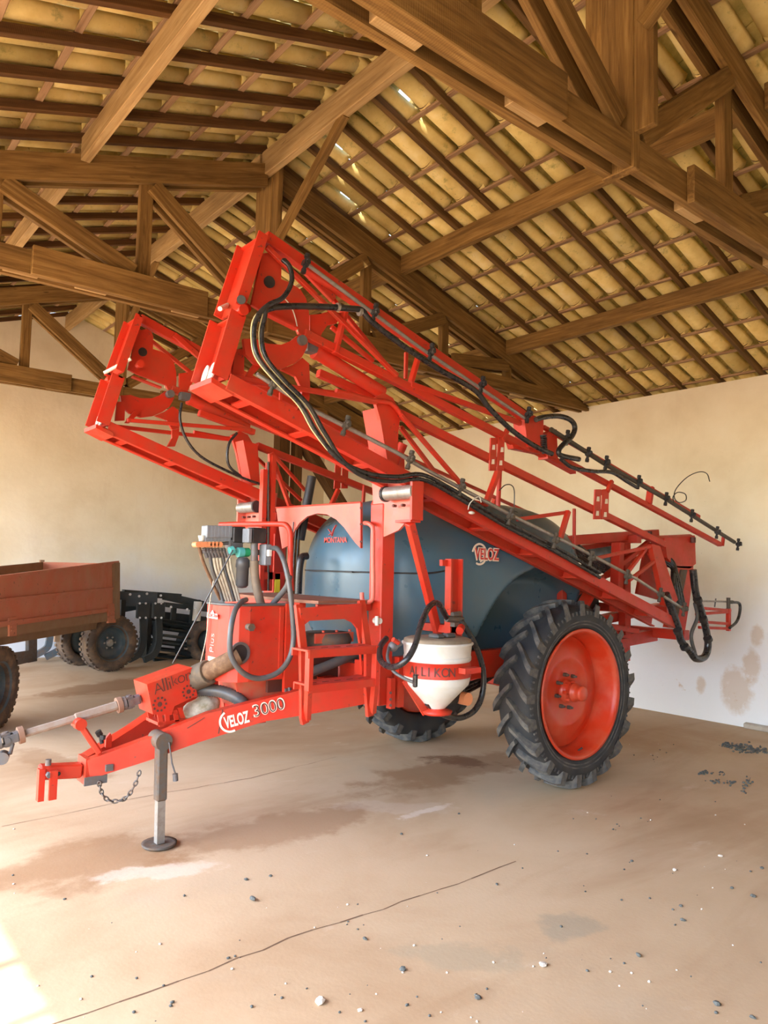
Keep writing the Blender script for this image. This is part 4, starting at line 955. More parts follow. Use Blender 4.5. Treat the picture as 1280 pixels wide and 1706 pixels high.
fk = MB(); c = pt(655, 1078, Y=YH+.1); fk.sphere(c, .035); fk.tube(c+V((0, 0, 0)), c+V((.05, -.02, .03)), .025, 10); fk.build('ball_valve', M['grey_metal'], sp)
fk = MB(); fk.tube(pt(655, 1066, Y=YH+.06), pt(664, 1072, Y=YH+.06), .016, 8); fk.build('valve_lever', M['red'], sp)
pk = MB(); 
for (u, v0, v1, w) in ((652, 1130, 1181, .04), (666, 1095, 1178, .05)):
    a, b2 = pt(u, v0, Y=4.0), pt(u-2, v1, Y=4.0); b2.x = a.x; pk.box((a+b2)/2, (w, .05, a.z-b2.z))
pk.build('ladder_bracket', M['red'], sp)
for v in (1155, 1166, 1176): MB().tube(pt(651, v, Y=3.97), pt(651, v, Y=3.965), .010, 8).build('bracket_bolt', M['decal_dark'], sp)

def fonts_to_mesh():
    bpy.context.view_layer.update(); dg = bpy.context.evaluated_depsgraph_get()
    for ob in [o for o in SC.objects if o.type == 'FONT']:
        me = bpy.data.meshes.new_from_object(ob.evaluated_get(dg)); nm = ob.name; par, mb_, lab = ob.parent, ob.matrix_basis.copy(), ob.get('label')
        bpy.data.objects.remove(ob); o2 = bpy.data.objects.new(nm.split('.')[0], me); COL.objects.link(o2); o2.parent = par; o2.matrix_basis = mb_
        if lab: o2['label'] = lab
# ---- booms: an inner truss with the outer truss folded over it
M['hose_gloss'] = plain('pale_yellow_hose_gloss', (.55, .47, .24), .4)  # gloss along the black hoses, put in as thin pale tubes
def boom(far):
    root = empty('boom', V((4.4, (2*YC-3.88) if far else 3.88, 2.0)), sp)
    def m(u, v, y):
        p = pt(u, v, Y=y); return V((p.x, 2*YC-p.y, p.z)) if far else p
    def mv(d): return V((d[0], -d[1] if far else d[1], d[2]))
    YN, YF2, YM = 3.74, 4.02, 3.88
    def bar(name, a, b2, y, w, h, mat='red', y2=None, bev=.004, label=None):
        pa, pb = m(*a, y), m(*b2, y if y2 is None else y2); return MB().beam(pa, pb, w, h, bev=bev).build(name, M[mat], root)
    # end frame: two channels joined by a hinge
    def endch(name, a, b2, dep, mat):
        pa, pb = m(*a, YN), m(*b2, YN); wv = mv((0, YF2-YN, 0)); ax_ = (pb-pa).normalized(); fwd = ax_.cross(V((0, 1, 0))).normalized()
        if fwd.x > 0: fwd = -fwd
        mb = MB(); mb.prism([pa, pb, pb+wv, pa+wv], -fwd*.014)
        for q in (V((0, 0, 0)), wv): mb.prism([pa+q, pb+q, pb+q+fwd*dep, pa+q+fwd*dep], mv((0, .012 if q.length < .01 else -.012, 0)))
        mb.prism([pa, pa+wv, pa+wv+fwd*dep*.4, pa+fwd*dep*.4], ax_*.012)
        return mb.build(name, M[mat], root), fwd
    e1, fwd = endch('end_channel', (444, 392), (405, 513), .05, 'red')
    e2, fwd = endch('end_channel', (407, 526), (376, 632), .085, 'red')
    pa, pb = m(404, 518, YN), m(404, 518, YF2)
    MB().tube(pa-mv((0, -.12, 0))+fwd*.085, pb+mv((0, .005, 0))+fwd*.085, .014, 12).build('hinge_pin', M['ivory'], root)
    MB().tube(pa-mv((0, .02, 0)), pa+mv((0, .05, 0)), .032, 14).build('hinge_knuckle', M['red'], root); MB().tube(pb, pb-mv((0, .06, 0)), .03, 14).build('hinge_knuckle', M['red'], root)
    MB().tube(m(402, 500, YN-.014), m(402, 500, YN+.01), .026, 16).build('hinge_bolt', M['black'], root)
    for k in (0, 1):
        c = m(379, 618, YN)+mv((0, .13+.085*k, 0))+fwd*.03; X2, Y2, Z2 = frame(fwd); mb = MB()
        up = (m(407, 526, YN)-m(376, 632, YN)).normalized(); sdv = up.cross(fwd)
        mb.prism([c+up*.062*math.cos(t)+sdv*.036*math.sin(t) for t in [2*math.pi*j/16 for j in range(16)]], fwd*.008); mb.build('reflector', M['ivory'], root)
    mb = MB(); c = m(376, 640, YN); mb.prism([c+fwd*.09, c+fwd*.09+mv((0, .28, 0)), c+mv((0.05, .28, -.03)), c+mv((.05, 0, -.03))], V((0, 0, -.03))); mb.build('end_shoe', M['red'], root)
    # outer (folded) truss
    bar('top_chord', (441, 396), (872, 694), 3.84, .06, .075)
    bar('lower_chord', (505, 556), (878, 748), 3.84, .055, .055)
    bar('diagonal', (444, 412), (662, 627), 3.80, .03, .03)
    bar('diagonal', (552, 545), (622, 603), 3.86, .028, .028); bar('diagonal', (558, 590), (575, 520), 3.82, .05, .03)
    bar('diagonal', (684, 641), (868, 706), 3.82, .03, .04); bar('post', (697, 596), (684, 640), 3.84, .045, .03); bar('post', (677, 588), (676, 632), 3.98, .03, .02)
    bar('diagonal', (500, 442), (556, 500), 3.88, .03, .05)
    bar('diagonal', (555, 500), (662, 632), 3.94, .03, .03)
    # hinge plates
    def plate(name, px, y, t=.024, mat='red'): return MB().prism([m(u, v, y) for u, v in px], mv((0, t, 0))).build(name, M[mat], root)
    K = lambda L: [(320+x*.2656, 370+y*.2656) for x, y in L]
    plate('hinge_plate', K([(440, 200), (515, 188), (548, 215), (562, 260), (560, 360), (620, 385), (680, 425), (715, 480), (733, 560), (737, 640), (733, 705), (700, 722), (672, 702), (658, 668), (440, 562), (375, 520), (395, 430)]), 3.83)
    plate('hinge_plate', K([(733, 716), (722, 790), (690, 850), (640, 890), (570, 922), (480, 930), (390, 890), (335, 830), (322, 735), (400, 735), (470, 765), (560, 772), (622, 748), (662, 716), (700, 726)]), 3.825)
    MB().path(spline([m(u, v, 3.826) for u, v in K([(570, 470), (620, 530), (650, 610), (664, 690)])], 5), .004, 5).build('edge_line', M['decal_pale'], root)
    MB().beam(m(*K([(440, 566)])[0], 3.80), m(*K([(655, 674)])[0], 3.80), .05, .012).build('plate_flange', M['red'], root)
    plate('gusset_plate', K([(560, 928), (645, 892), (694, 854), (735, 890), (742, 1040), (690, 1050), (650, 970)]), 3.85)
    plate('curved_leg', K([(690, 1052), (742, 1042), (738, 1110), (712, 1190), (655, 1190), (690, 1120)]), 3.85)
    plate('gusset_plate', K([(741, 585), (800, 580), (870, 560), (950, 575), (905, 640), (850, 650), (815, 700), (800, 740), (741, 720)]), 3.85)
    plate('gusset_plate', K([(270, 800), (330, 800), (325, 960), (255, 960)]), 3.86); plate('strut_plate', K([(330, 980), (360, 985), (440, 900), (400, 880)]), 3.86)
    c = m(505.5, 567, 3.80); MB().tube(c, c+mv((0, .10, 0)), .032, 14).build('pivot_pin', M['grey_metal'], root)
    c = m(450, 470, 3.815); MB().tube(c, c+mv((0, .05, 0)), .036, 14).build('pivot_pin', M['black'], root)
    # folding ram
    pa, pb = m(517, 581, 3.90), m(637, 655, 3.90); rm = MB(); rm.tube(pa.lerp(pb, .08), pb, .046, 18); rm.tube(pa.lerp(pb, .06), pa.lerp(pb, .10), .052, 18); rm.build('folding_ram', M['red'], root)
    rr = MB(); rr.tube(pa-(pb-pa).normalized()*.05, pa.lerp(pb, .08), .022, 10); rr.box(pa, (.08, .07, .06)); rr.build('ram_rod', M['grey_metal'], root)
    bar('ram_guard', (530, 622), (634, 668), 3.96, .05, .05)
    # knee
    plate('knee_plate', [(624, 664), (640, 655), (655, 664), (668, 690), (664, 720), (662, 779), (648, 781), (634, 700)], 3.82, .03)
    mb = MB(); a, b2 = m(628, 680, 3.84), m(645, 778, 3.84); mb.prism([a, m(655, 690, 3.84), m(660, 776, 3.84), b2], mv((0, .16, 0))); mb.build('knee_post', M['red'], root)
    mb = MB(); mb.path([m(560, 652, 3.80), m(622, 668, 3.80), m(650, 671, 3.80), m(660, 680, 3.80), m(672, 697, 3.80)], .018, 8); mb.build('knee_rail', M['red'], root)
    bar('tie_bar', (388, 629), (628, 671), 3.80, .03, .03); bar('tie_bar', (386, 634), (622, 664), 3.98, .03, .03)
    # inner truss
    bar('upper_chord', (664, 690), (1106, 908), 3.86, .055, .06)
    bar('diagonal', (668, 692), (769, 808), 3.78, .03, .03); bar('diagonal', (667, 712), (728, 792), 3.96, .03, .03)
    bar('post', (830, 786), (810, 840), 3.80, .045, .04); bar('post', (833, 783), (830, 845), 3.96, .03, .03)
    bar('post', (947, 852), (933, 900), 3.80, .04, .04); bar('post', (957, 848), (957, 915), 3.94, .025, .025); bar('diagonal', (862, 866), (948, 854), 3.82, .03, .03)
    bar('diagonal', (992, 931), (1090, 910), 3.80, .03, .03); bar('diagonal', (1043, 958), (1076, 915), 3.82, .035, .03); bar('diagonal', (1048, 968), (1098, 930), 3.80, .03, .03)
    bar('diagonal', (730, 825), (812, 842), 3.84, .03, .03)
    plate('rear_post', [(1086, 908), (1100, 910), (1113, 950), (1130, 1000), (1120, 1012), (1108, 1010), (1098, 960)], 3.78, .05)
    # lower chords: perforated channels on both sides, tied by cross plates
    for y, dz in ((3.73, 0), (4.00, 0)):
        a, b2 = m(381, 636, 3.73), m(1128, 1040, 3.73)
        o_ = mv((0, y-3.73, 0)); a, b2 = a+o_, b2+o_
        mb = MB(); mb.beam(a, b2, .012, .085); Xf, Yf, Zf = frame(b2-a)
        mb.box((a+b2)/2-Zf*.042+mv((0, .02 if y < 3.9 else -.02, 0)), ((b2-a).length, .05, .010), (Xf, Yf, Zf)); mb.box((a+b2)/2+Zf*.042+mv((0, .02 if y < 3.9 else -.02, 0)), ((b2-a).length, .05, .010), (Xf, Yf, Zf))
        mb.build('lower_chord', M['red'], root)
    a, b2 = m(381, 636, 3.73), m(1128, 1040, 3.73); Xf, Yf, Zf = frame(b2-a)
    for t in (.035, .12, .22, .34, .46, .58, .70, .82, .93):
        c = a.lerp(b2, t)+mv((0, .135, 0)); mb = MB(); mb.box(c-Zf*.03, (.05, .26, .012), (Xf, V((0, 1, 0)), Zf)); mb.box(c+Xf*.025, (.008, .26, .06), (Xf, V((0, 1, 0)), Zf)); mb.build('cross_plate', M['red'], root)
    # outer tip section
    mb = MB(); mb.prism([m(874, 700, 3.80), m(884, 690, 3.80), m(906, 700, 3.80), m(905, 752, 3.80), m(880, 745, 3.80)], mv((0, .12, 0))); mb.prism([m(912, 722, 3.82), m(928, 716, 3.82), m(930, 766, 3.82), m(913, 765, 3.82)], mv((0, .10, 0))); mb.build('tip_hinge', M['red'], root)
    mb = MB(); mb.prism([m(852, 735, 3.84), m(900, 752, 3.84), m(935, 766, 3.84), m(960, 780, 3.84), m(960, 790, 3.84), m(900, 757, 3.84), m(856, 748, 3.84)], mv((0, .06, 0))); mb.build('tip_bracket', M['red'], root)
    mb = MB(); a, b2 = m(904, 726, 3.80), m(906, 757, 3.80); mb.tube(a, b2, .012, 8); hs = []
    for k in range(49): t = k/48; hs.append(a.lerp(b2, .05+.8*t)+V((math.cos(t*44)*.03, math.sin(t*44)*.03, 0)))
    mb.path(hs, .006, 5); mb.tube(a, a.lerp(b2, .05), .035, 10); mb.build('breakaway_spring', M['black'], root)
    bar('tip_tube', (940, 768), (1200, 908), 3.86, .05, .045); bar('tip_tube', (905, 712), (1165, 862), 3.88, .035, .035)
    bar('tip_link', (1085, 812), (1081, 840), 3.84, .06, .04); bar('tip_link', (1204, 910), (1206, 893), 3.86, .03, .03)
    for (u, v, h) in ((829, 730, 55), (1003, 816, 50)):
        mb = MB()
        for du in (-6, 7):
            mb.prism([m(u+du-5, v, 3.82), m(u+du+5, v, 3.82), m(u+du+4, v+h, 3.82), m(u+du-7, v+h, 3.82)], mv((0, .012, 0)))
        mb.beam(m(u-8, v+6, 3.84), m(u+9, v+4, 3.84), .03, .05); mb.build('folding_latch', M['red'], root)
        for du, dv in ((-6, 12), (8, 16), (-7, 36), (6, 38)): MB().prism([m(u+du-2, v+dv, 3.818), m(u+du+2, v+dv, 3.818), m(u+du+2, v+dv+8, 3.818), m(u+du-3, v+dv+8, 3.818)], mv((0, -.001, 0))).build('latch_slot', M['decal_pale'], root)
        MB().beam(m(u+9, v+4, 3.82), m(u+17, v-14, 3.82), .03, .03).build('latch_arm', M['red'], root)
    if far: 
        for q_ in ([(303, 672), (300, 700), (312, 735), (340, 765), (400, 795), (436, 808)], [(395, 722), (381, 742), (381, 775), (402, 795)]): MB().path(spline([pt(u, v, Y=5.62) for u, v in q_], 6), .012, 8).build('hose', M['hose'], root)
        return root
    # spray pipes with their nozzle bodies
    def pipe(pts, y, r, mat): return MB().path([m(u, v, y) for u, v in pts], r, 10).build('spray_pipe', M[mat], root)
    pipe([(508, 438), (600, 506), (700, 580), (800, 647), (878, 700)], 3.76, .013, 'steel'); pipe([(428, 624), (520, 683), (660, 754), (704, 780), (850, 858), (960, 912), (1062, 966), (1140, 1016)], 3.68, .014, 'steel')
    pipe([(918, 716), (1010, 775), (1110, 832), (1200, 889), (1224, 904)], 3.80, .021, 'brass')
    def nozzle(u, v, y, up):
        c = m(u, v, y); mb = MB(); X, Y, Z = frame(m(u+10, v+6, y)-c)
        mb.tube(c-X*.018, c+X*.018, .021, 10); mb.tube(c-Z*.05, c+Z*.05, .012, 8); mb.tube(c+Z*.04, c+Z*.066, .018, 8); mb.tube(c-Z*.066, c-Z*.04, .017, 8); mb.tube(c, c-V((0, .04, 0)), .015, 8); mb.sphere(c-V((0, .025, 0))+Z*.016, .018)
        return mb.build('nozzle_body', M['black'] if up else M['brass'], root)
    for (u, v) in ((509, 440), (624, 522), (718, 588), (803, 642), (880, 692)): nozzle(u, v, 3.74, True)
    for (u, v) in ((455, 642), (576, 710), (683, 767), (768, 813), (850, 862), (925, 902), (985, 932), (1045, 962), (1100, 992), (1140, 1016)): nozzle(u, v, 3.66, False)
    for (u, v) in ((945, 730), (980, 758), (1010, 772), (1064, 804), (1110, 832), (1153, 860), (1195, 888), (1230, 908)): nozzle(u, v, 3.78, True)
    def hose(pts, r, y, mat='hose'): return MB().path(spline([m(*(p[:2]), p[2] if len(p) > 2 else y) for p in pts], 8), r, 10).build('hose', M[mat], root)
    for dx, dy, r, mt_ in ((-2, 0, .0150, 'hose'), (-6.5, -.6, .0045, 'hose_gloss'), (11, 4, .0145, 'hose'), (6.5, 3.2, .0040, 'hose_gloss')):
        hose([(472+dx*.2, 434, 3.70), (483, 446, 3.66), (486, 470, 3.64), (472, 496, 3.62), (446, 510, 3.62), (430+dx, 530, 3.62), (425+dx, 560, 3.62), (432+dx, 596, 3.60), (462+dx, 634, 3.58), (503+dx, 676, 3.58), (530+dx, 722, 3.58), (566+dx*.6, 766+dy, 3.58), (612, 789+dy*2, 3.60), (660, 795+dy*2, 3.62), (705, 792+dy*2, 3.64), (760, 820+dy*2, 3.66), (840, 868+dy*2, 3.68), (925, 912+dy*2, 3.70), (1000, 955+dy*2, 3.70)], r, 3.6, mt_)
    hose([(432, 534), (446, 516), (480, 511), (540, 512), (585, 515), (603, 518), (618, 535), (665, 572), (725, 612), (790, 650), (815, 680), (850, 715), (890, 743), (920, 757)], .020, 3.66)
    hose([(893, 700), (905, 696), (930, 694), (950, 700), (958, 712), (953, 728), (938, 742), (931, 752), (936, 760), (965, 766)], .022, 3.74)
    hose([(935, 766), (955, 780), (990, 786), (1020, 788), (1045, 803), (1060, 812)], .017, 3.74)
    hose([(1110, 990), (1128, 1040), (1135, 1068), (1150, 1086), (1160, 1098), (1175, 1094), (1180, 1070), (1172, 1030), (1160, 990), (1155, 950)], .036, 3.72)
    hose([(1160, 1095), (1152, 1060), (1162, 1030), (1158, 1005)], .018, 3.74, 'hose_grey')
    for (u, v) in ((1130, 1052), (1141, 1078), (1172, 1032), (1163, 1000), (1180, 1065)): MB().tube(m(u-1, v-2, 3.70), m(u+1, v+3, 3.70), .043, 10).build('hose_clip', M['black'], root)
    hose([(1123, 838), (1122, 828), (1130, 821), (1142, 824), (1143, 834), (1132, 838), (1124, 830), (1127, 815), (1145, 796), (1165, 787), (1178, 790), (1183, 803)], .005, 3.76)
    hose([(832, 818), (842, 809), (852, 809), (857, 818), (857, 845)], .004, 3.72)
    for (u, v) in ((600, 520), (563, 512)): MB().tube(m(u-2, v, 3.66), m(u+2, v+1, 3.66), .027, 10).build('hose_clamp', M['steel'], root)
    MB().sphere(m(786, 855, 3.66), .018, 1.6, 1, .7).build('knotted_tie', M['ivory'], root); MB().path(spline([m(780, 850, 3.66), m(784, 838, 3.65), m(798, 828, 3.65), m(802, 838, 3.65)], 5), .004, 6).build('knotted_tie', M['ivory'], root)
    return root
boom(False); boom(True)

# ---- rear lift frame and centre boom section
rf = empty('rear_frame', (6.9, YC, 1.1), sp)
def R(u, v, y=4.2): return pt(u, v, Y=y)
def rbar(name, a, b2, y, w, h, y2=None, mat='red'): return MB().beam(R(*a, y), R(*b2, y if y2 is None else y2), w, h, bev=.005).build(name, M[mat], rf)
rbar('mast', (938, 915), (936, 1010), 4.35, .07, .07); rbar('mast', (1030, 905), (1026, 1020), 4.1, .10, .08)
rbar('top_link', (925, 903), (1092, 890), 4.25, .10, .09); rbar('top_link', (935, 918), (1060, 900), 4.5, .08, .05)
rbar('mast', (985, 985), (960, 1030), 4.2, .12, .05); rbar('lift_arm', (970, 1040), (1100, 1012), 4.4, .10, .09); rbar('lift_arm', (990, 1040), (1060, 1052), 4.2, .08, .05)
rbar('lift_arm', (1088, 920), (1126, 1010), 4.1, .12, .05)
rbar('diagonal', (1010, 960), (1080, 905), 4.2, .05, .05); rbar('diagonal', (960, 990), (1060, 930), 4.4, .05, .04)
mb = MB(); mb.prism([R(1108, 897, 4.0), R(1158, 893, 4.0), R(1160, 940, 4.0), R(1150, 948, 4.0), R(1125, 946, 4.0), R(1112, 930, 4.0)], (0, .14, 0)); mb.tube(R(1090, 899, 4.05), R(1150, 896, 4.05), .035, 12); mb.build('pivot_housing', M['red'], rf)
mb = MB(); mb.tube(R(1155, 896, 3.98), R(1155, 905, 3.98), .028, 10); mb.tube(R(1082, 886, 4.2), R(1082, 902, 4.2), .03, 10); mb.build('pivot_cap', M['decal_dark'], rf)
MB().prism([R(1126, 944, 4.0), R(1156, 944, 4.0), R(1150, 1000, 4.0), R(1142, 1050, 4.0), R(1112, 1046, 4.0), R(1122, 1000, 4.0)], (0, .05, 0)).build('outrigger_bracket', M['red'], rf)
MB().prism([R(1136, 950, 3.98), R(1146, 950, 3.98), R(1128, 1040, 3.98), R(1118, 1036, 3.98)], (0, .02, 0)).build('outrigger_strut', M['rust_steel'], rf)
mb = MB(); mb.box((7.25, YC, 1.15), (.10, 1.9, .10)); mb.beam((6.0, 4.3, 1.05), (7.3, 4.3, 1.12), .09, .12); mb.build('lift_arm', M['red'], rf)
mb = MB(); mb.prism([R(1078, 905, 4.3), R(1100, 905, 4.3), R(1098, 1000, 4.3), R(1062, 990, 4.3)], (0, .03, 0)); mb.build('mast_plate', M['red'], rf)
mb = MB(); mb.box((7.0, YC, 1.40), (.09, 1.8, .09)); mb.box((6.7, YC, 2.12), (.08, 1.5, .08))
for y in (4.3, 5.4): mb.box((6.75, y, 1.6), (.10, .08, 1.0))
mb.box((6.62, YC, 1.05), (.5, .9, .12)); mb.build('centre_section', M['red'], rf)
for (a, b2) in (((1160, 1013), (1217, 1018)), ((1160, 1024), (1214, 1020)), ((1160, 1036), (1214, 1040)), ((1165, 1046), (1214, 1048))): rbar('outrigger_bar', a, b2, 3.9, .03, .03)
rbar('outrigger_bar', (1214, 1014), (1214, 1052), 3.9, .05, .04)
MB().tube(R(1168, 1002, 3.88), R(1216, 1003, 3.88), .010, 8).build('spray_pipe', M['steel'], rf)
mb = MB(); c = R(1214, 1004, 3.86); mb.tube(c+V((0, 0, -.07)), c+V((0, 0, .05)), .022, 8); mb.tube(c, c+V((.1, 0, 0)), .02, 8); mb.build('nozzle_body', M['brass'], rf)
MB().tube(R(1193, 998, 3.88), R(1191, 1012, 3.88), .008, 6).build('pipe_hanger', M['grey_metal'], rf)
MB().path(spline([R(1220, 1004, 3.86), R(1232, 1006, 3.86), R(1233, 1020, 3.86), R(1228, 1036, 3.86), R(1216, 1047, 3.86)], 6), .016, 10).build('hose', M['hose'], rf)
for k in range(4): MB().path(spline([R(1100, 925+3*k, 4.1), R(1120, 935+4*k, 4.0), R(1130-3*k, 965, 3.95), R(1140-5*k, 1010, 3.9)], 6), .02, 8).build('hose', M['hose'], rf)
for k in range(5): MB().path(spline([R(880+6*k, 900-3*k, 4.3), R(905+8*k, 890, 4.3), R(940, 893+4*k, 4.35), R(990, 930+4*k, 4.4), R(1040, 950+3*k, 4.4)], 6), .024, 8).build('hose', M['hose'], rf)
mb = MB(); mb.box(R(955, 980, 4.8), (.5, .3, .5)); mb.box(R(1010, 930, 4.9), (.3, .3, .3)); mb.build('rear_valve_block', M['black'], rf)
# ------------------------------------------------------------------ things around it
# crumpled white sack stuffed behind the drawbar beam
sk = MB(); c = pt(335, 1183, Y=4.80); sk.sphere(c, .120, 1.05, .75, .8, 22, 14)
r2 = random.Random(3)
for i, v in enumerate(sk.v):
    q = (v-c); n_ = math.sin(q.x*55+q.z*31)*.5+math.sin(q.y*47-q.z*60+1)*.5+math.sin(q.x*90+q.y*80)*.4; sk.v[i] = c+q*(1+.09*n_)+V((q.z*.45, 0, 0))
M['sack'] = paint('stained_white_sack', (.66, .60, .46), .8, (.25, .2, .08), .9, 16)
sack = sk.build('plastic_sack', M['sack'], origin=(c.x, c.y, c.z-.09))
tag(sack, 'crumpled stained white sack wedged behind the red drawbar beam', 'sack')

# timber column and its slanting brace by the far corner
tc = empty('timber_column', (7.35, 12.0, zfloor(12.0)), label='dark brown timber column with slanting brace against the far wall', cat='column')
cx, cy = None, 11.6
a = pt(470, 735, Y=cy); b2 = V((a.x, cy, zfloor(cy))); top_ = V((a.x, cy, zraf(a.x)-.02))
tc.location = b2; WL[tc.name] = b2
timber('post', b2, top_, .22, .22, tc, 'timber_dark', up=(0, 1, 0)); q = pt(494, 740, Y=cy); timber('post', V((q.x, cy-.02, b2.z)), V((q.x, cy-.02, zraf(q.x)-.05)), .16, .16, tc, 'timber_dark', up=(0, 1, 0))
timber('brace', pt(503, 735, Y=cy-.1), pt(573, 850, Y=cy-.1), .16, .26, tc, 'timber_dark', up=(0, 1, 0))

# farm trailer
M['rust_red'] = paint('rusty_red_panel', (.50, .14, .065), .6, (.46, .24, .14), .85, 4.5, chips=(.22, .09, .05))
M['rust_dull'] = paint('dull_rusty_edge', (.26, .15, .08), .75, (.30, .22, .13), .9, 8)
M['dusty_tyre'] = paint('dusty_tyre', (.07, .05, .038), .85, (.24, .15, .085), .95, 9)
M['blue_rim'] = paint('blue_grey_rim', (.05, .085, .105), .5, (.16, .14, .11), .7, 9)
wz = 1.8-.0
def gz(u, v):
    p = pt(u, v, Z=0)
    for _ in range(8): p = pt(u, v, Z=zfloor(p.y))
    return p
pr = gz(182, 1118); pf_ = gz(-18, 1216)
td = (pr-pf_); td.z = 0; td.normalize(); tn = V((td.y, -td.x, 0))          # tn points to the camera side
if tn.y > 0: tn = -tn
tr = empty('farm_trailer', ((pr.x+pf_.x)/2, (pr.y+pf_.y)/2, min(pr.z, pf_.z)), label='rusty red farm trailer with low drop sides parked by the wall', cat='trailer')
side0 = pr+tn*.10; nsd = tn
def tp(u, v, off=0.0): return ptp(u, v, side0-nsd*off, nsd)
def tyre_on(c, ax_, R_, W_, rim, parent):
    w = empty('trailer_wheel', c, parent)
    hp = [(W_*.38, rim*1.0), (W_*.48, rim*1.08), (W_*.52, (rim+R_)/2), (W_*.46, R_*.955), (W_*.36, R_*.99), (0, R_)]
    mb = MB().lathe(hp+[(-a, b2) for a, b2 in hp[-2::-1]]+[(W_*.3, rim*.9), (W_*.38, rim)], c, ax_, 44)
    X, Y, Z = frame(ax_)
    for k in range(34):
        a = 2*math.pi*k/34; rd = Y*math.cos(a)+Z*math.sin(a); tgv = Z*math.cos(a)-Y*math.sin(a)
        for sg in (-1, 1): mb.box(c+X*sg*W_*.33+rd*(R_*.995), (W_*.24, .022, R_*.10), (X, rd, tgv))
    mb.build('tyre', M['dusty_tyre'], w)
    MB().lathe([(W_*.42, rim*1.02), (W_*.36, rim*.96), (W_*.0, rim*.88), (-W_*.16, rim*.80), (-W_*.22, rim*.45), (-W_*.12, rim*.40), (-W_*.08, rim*.26), (-.03, 0)], c, ax_, 36).build('rim', M['blue_rim'], w)
    hb = MB().lathe([(0, rim*.22), (W_*.12, rim*.22), (W_*.16, rim*.15), (W_*.18, 0)], c, ax_, 16)
    hb.build('hub', M['steel'], w)
    for k in range(6):
        a = 2*math.pi*k/6; q = c+(Y*math.cos(a)+Z*math.sin(a))*rim*.33+X*W_*.0; MB().tube(q, q+X*W_*.08, rim*.055, 6).build('wheel_nut', M['steel'], w)
    return w
RW = .415
st_ = V((.2, -.98, 0)); tyre_on(pr+V((0, 0, RW))-tn*.02, st_, RW, .24, .265, tr); tyre_on(pf_+V((0, 0, RW))-tn*.02, tn, RW, .24, .265, tr)
wf_ = 1.05
tyre_on(pr+V((0, 0, RW))-tn*.02-st_*(wf_-.32), -st_, RW, .24, .265, tr); tyre_on(pf_+V((0, 0, RW))-tn*(wf_-.1), -tn, RW, .24, .265, tr)
sd = MB(); sd.prism([tp(-60, 972), tp(190, 939.5), tp(190, 1019), tp(-60, 1055)], -tn*.03)
panel = sd.build('side_panel', M['rust_red'], tr)
rb = MB()
for (a, b2, w) in (((-60, 1007), (187, 981), .03), ((-60, 970), (197, 937), .035), ((-60, 1048), (190, 1015), .04)): rb.beam(tp(*a, -.012), tp(*b2, -.012), .03, w)
rb.build('panel_rib', M['rust_red'], tr)
sl = MB(); sl.prism([tp(-60, 1055), tp(192, 1019), tp(192, 1034), tp(-60, 1071)], -tn*.08); sl.build('bed_edge', M['rust_dull'], tr)
cp_ = MB(); cp_.prism([tp(190, 938, -.03), tp(200, 938, -.03), tp(200, 1030, -.03), tp(192, 1033, -.03)], -tn*.06); cp_.build('corner_post', M['rust_dull'], tr)
for (u, v) in ((22, 1046), (187, 1024)):
    hg = MB(); hg.prism([tp(u-6, v-16, -.02), tp(u+6, v-18, -.02), tp(u+6, v+14, -.02), tp(u-6, v+15, -.02)], -tn*.03)
    for dv in (-2, 4): hg.prism([tp(u-2, v+dv, -.035), tp(u+4, v+dv-1, -.035), tp(u+4, v+dv+2, -.035), tp(u-2, v+dv+3, -.035)], -tn*.012)
    hg.build('drop_hinge', M['rust_red'], tr)
MB().box(tp(198, 1040, .02), (.06, .06, .05)).build('tail_lamp', plain('dusty_lamp', (.55, .40, .22), .4), tr)
p1, p2 = tp(190, 1019), tp(-60, 1055); zf = V((0, 0, 0))
bd = MB(); bd.prism([p1-tn*.02, p2-tn*.02, p2-tn*wf_, p1-tn*wf_], (0, 0, -.05)); bd.build('bed_floor', M['rust_dull'], tr)
q1, q2 = tp(190, 939.5), tp(-60, 972)
fs_ = MB(); fs_.prism([q2-tn*wf_, q1-tn*wf_-td*.0, p1-tn*wf_, p2-tn*wf_], tn*.03); fs_.build('side_panel', M['rust_dull'], tr)
tg_ = MB(); tg_.prism([q1, q1-tn*wf_, p1-tn*wf_, p1], -td*.03); tg_.build('tail_panel', M['rust_red'], tr)
cpn = MB(); e = q1-tn*wf_; cpn.box(e+V((0, 0, -.25)), (.06, .06, .56)); cpn.build('corner_post', M['rust_dull'], tr)
un = MB(); un.prism([tp(-60, 1100, .25), tp(62, 1083, .25), tp(62, 1101, .25), tp(-60, 1130, .25)], -tn*.03); un.prism([tp(48, 1058, .25), tp(62, 1056, .25), tp(62, 1102, .25), tp(48, 1105, .25)], -tn*.04); un.build('chassis_plate', M['grey_metal'], tr)
for p, ax_ in ((pr, st_), (pf_, tn)): MB().beam(p+V((0, 0, RW))-tn*.02-ax_*.05, p+V((0, 0, RW))-tn*.02-ax_*(wf_-.35), .07, .07).build('axle', M['rust_dull'], tr)
cr = MB()
for o_ in (.25, .8): cr.beam(tp(190, 1034, o_)-V((0, 0, .04)), tp(-60, 1071, o_)-V((0, 0, .04)), .06, .09)
for p in (pr, pf_):
    for o_ in (.25, .8): a = p+V((0, 0, RW))-tn*o_; cr.beam(a, V((a.x, a.y, p1.z-.06)), .07, .07)
cr.build('chassis', M['rust_dull'], tr)

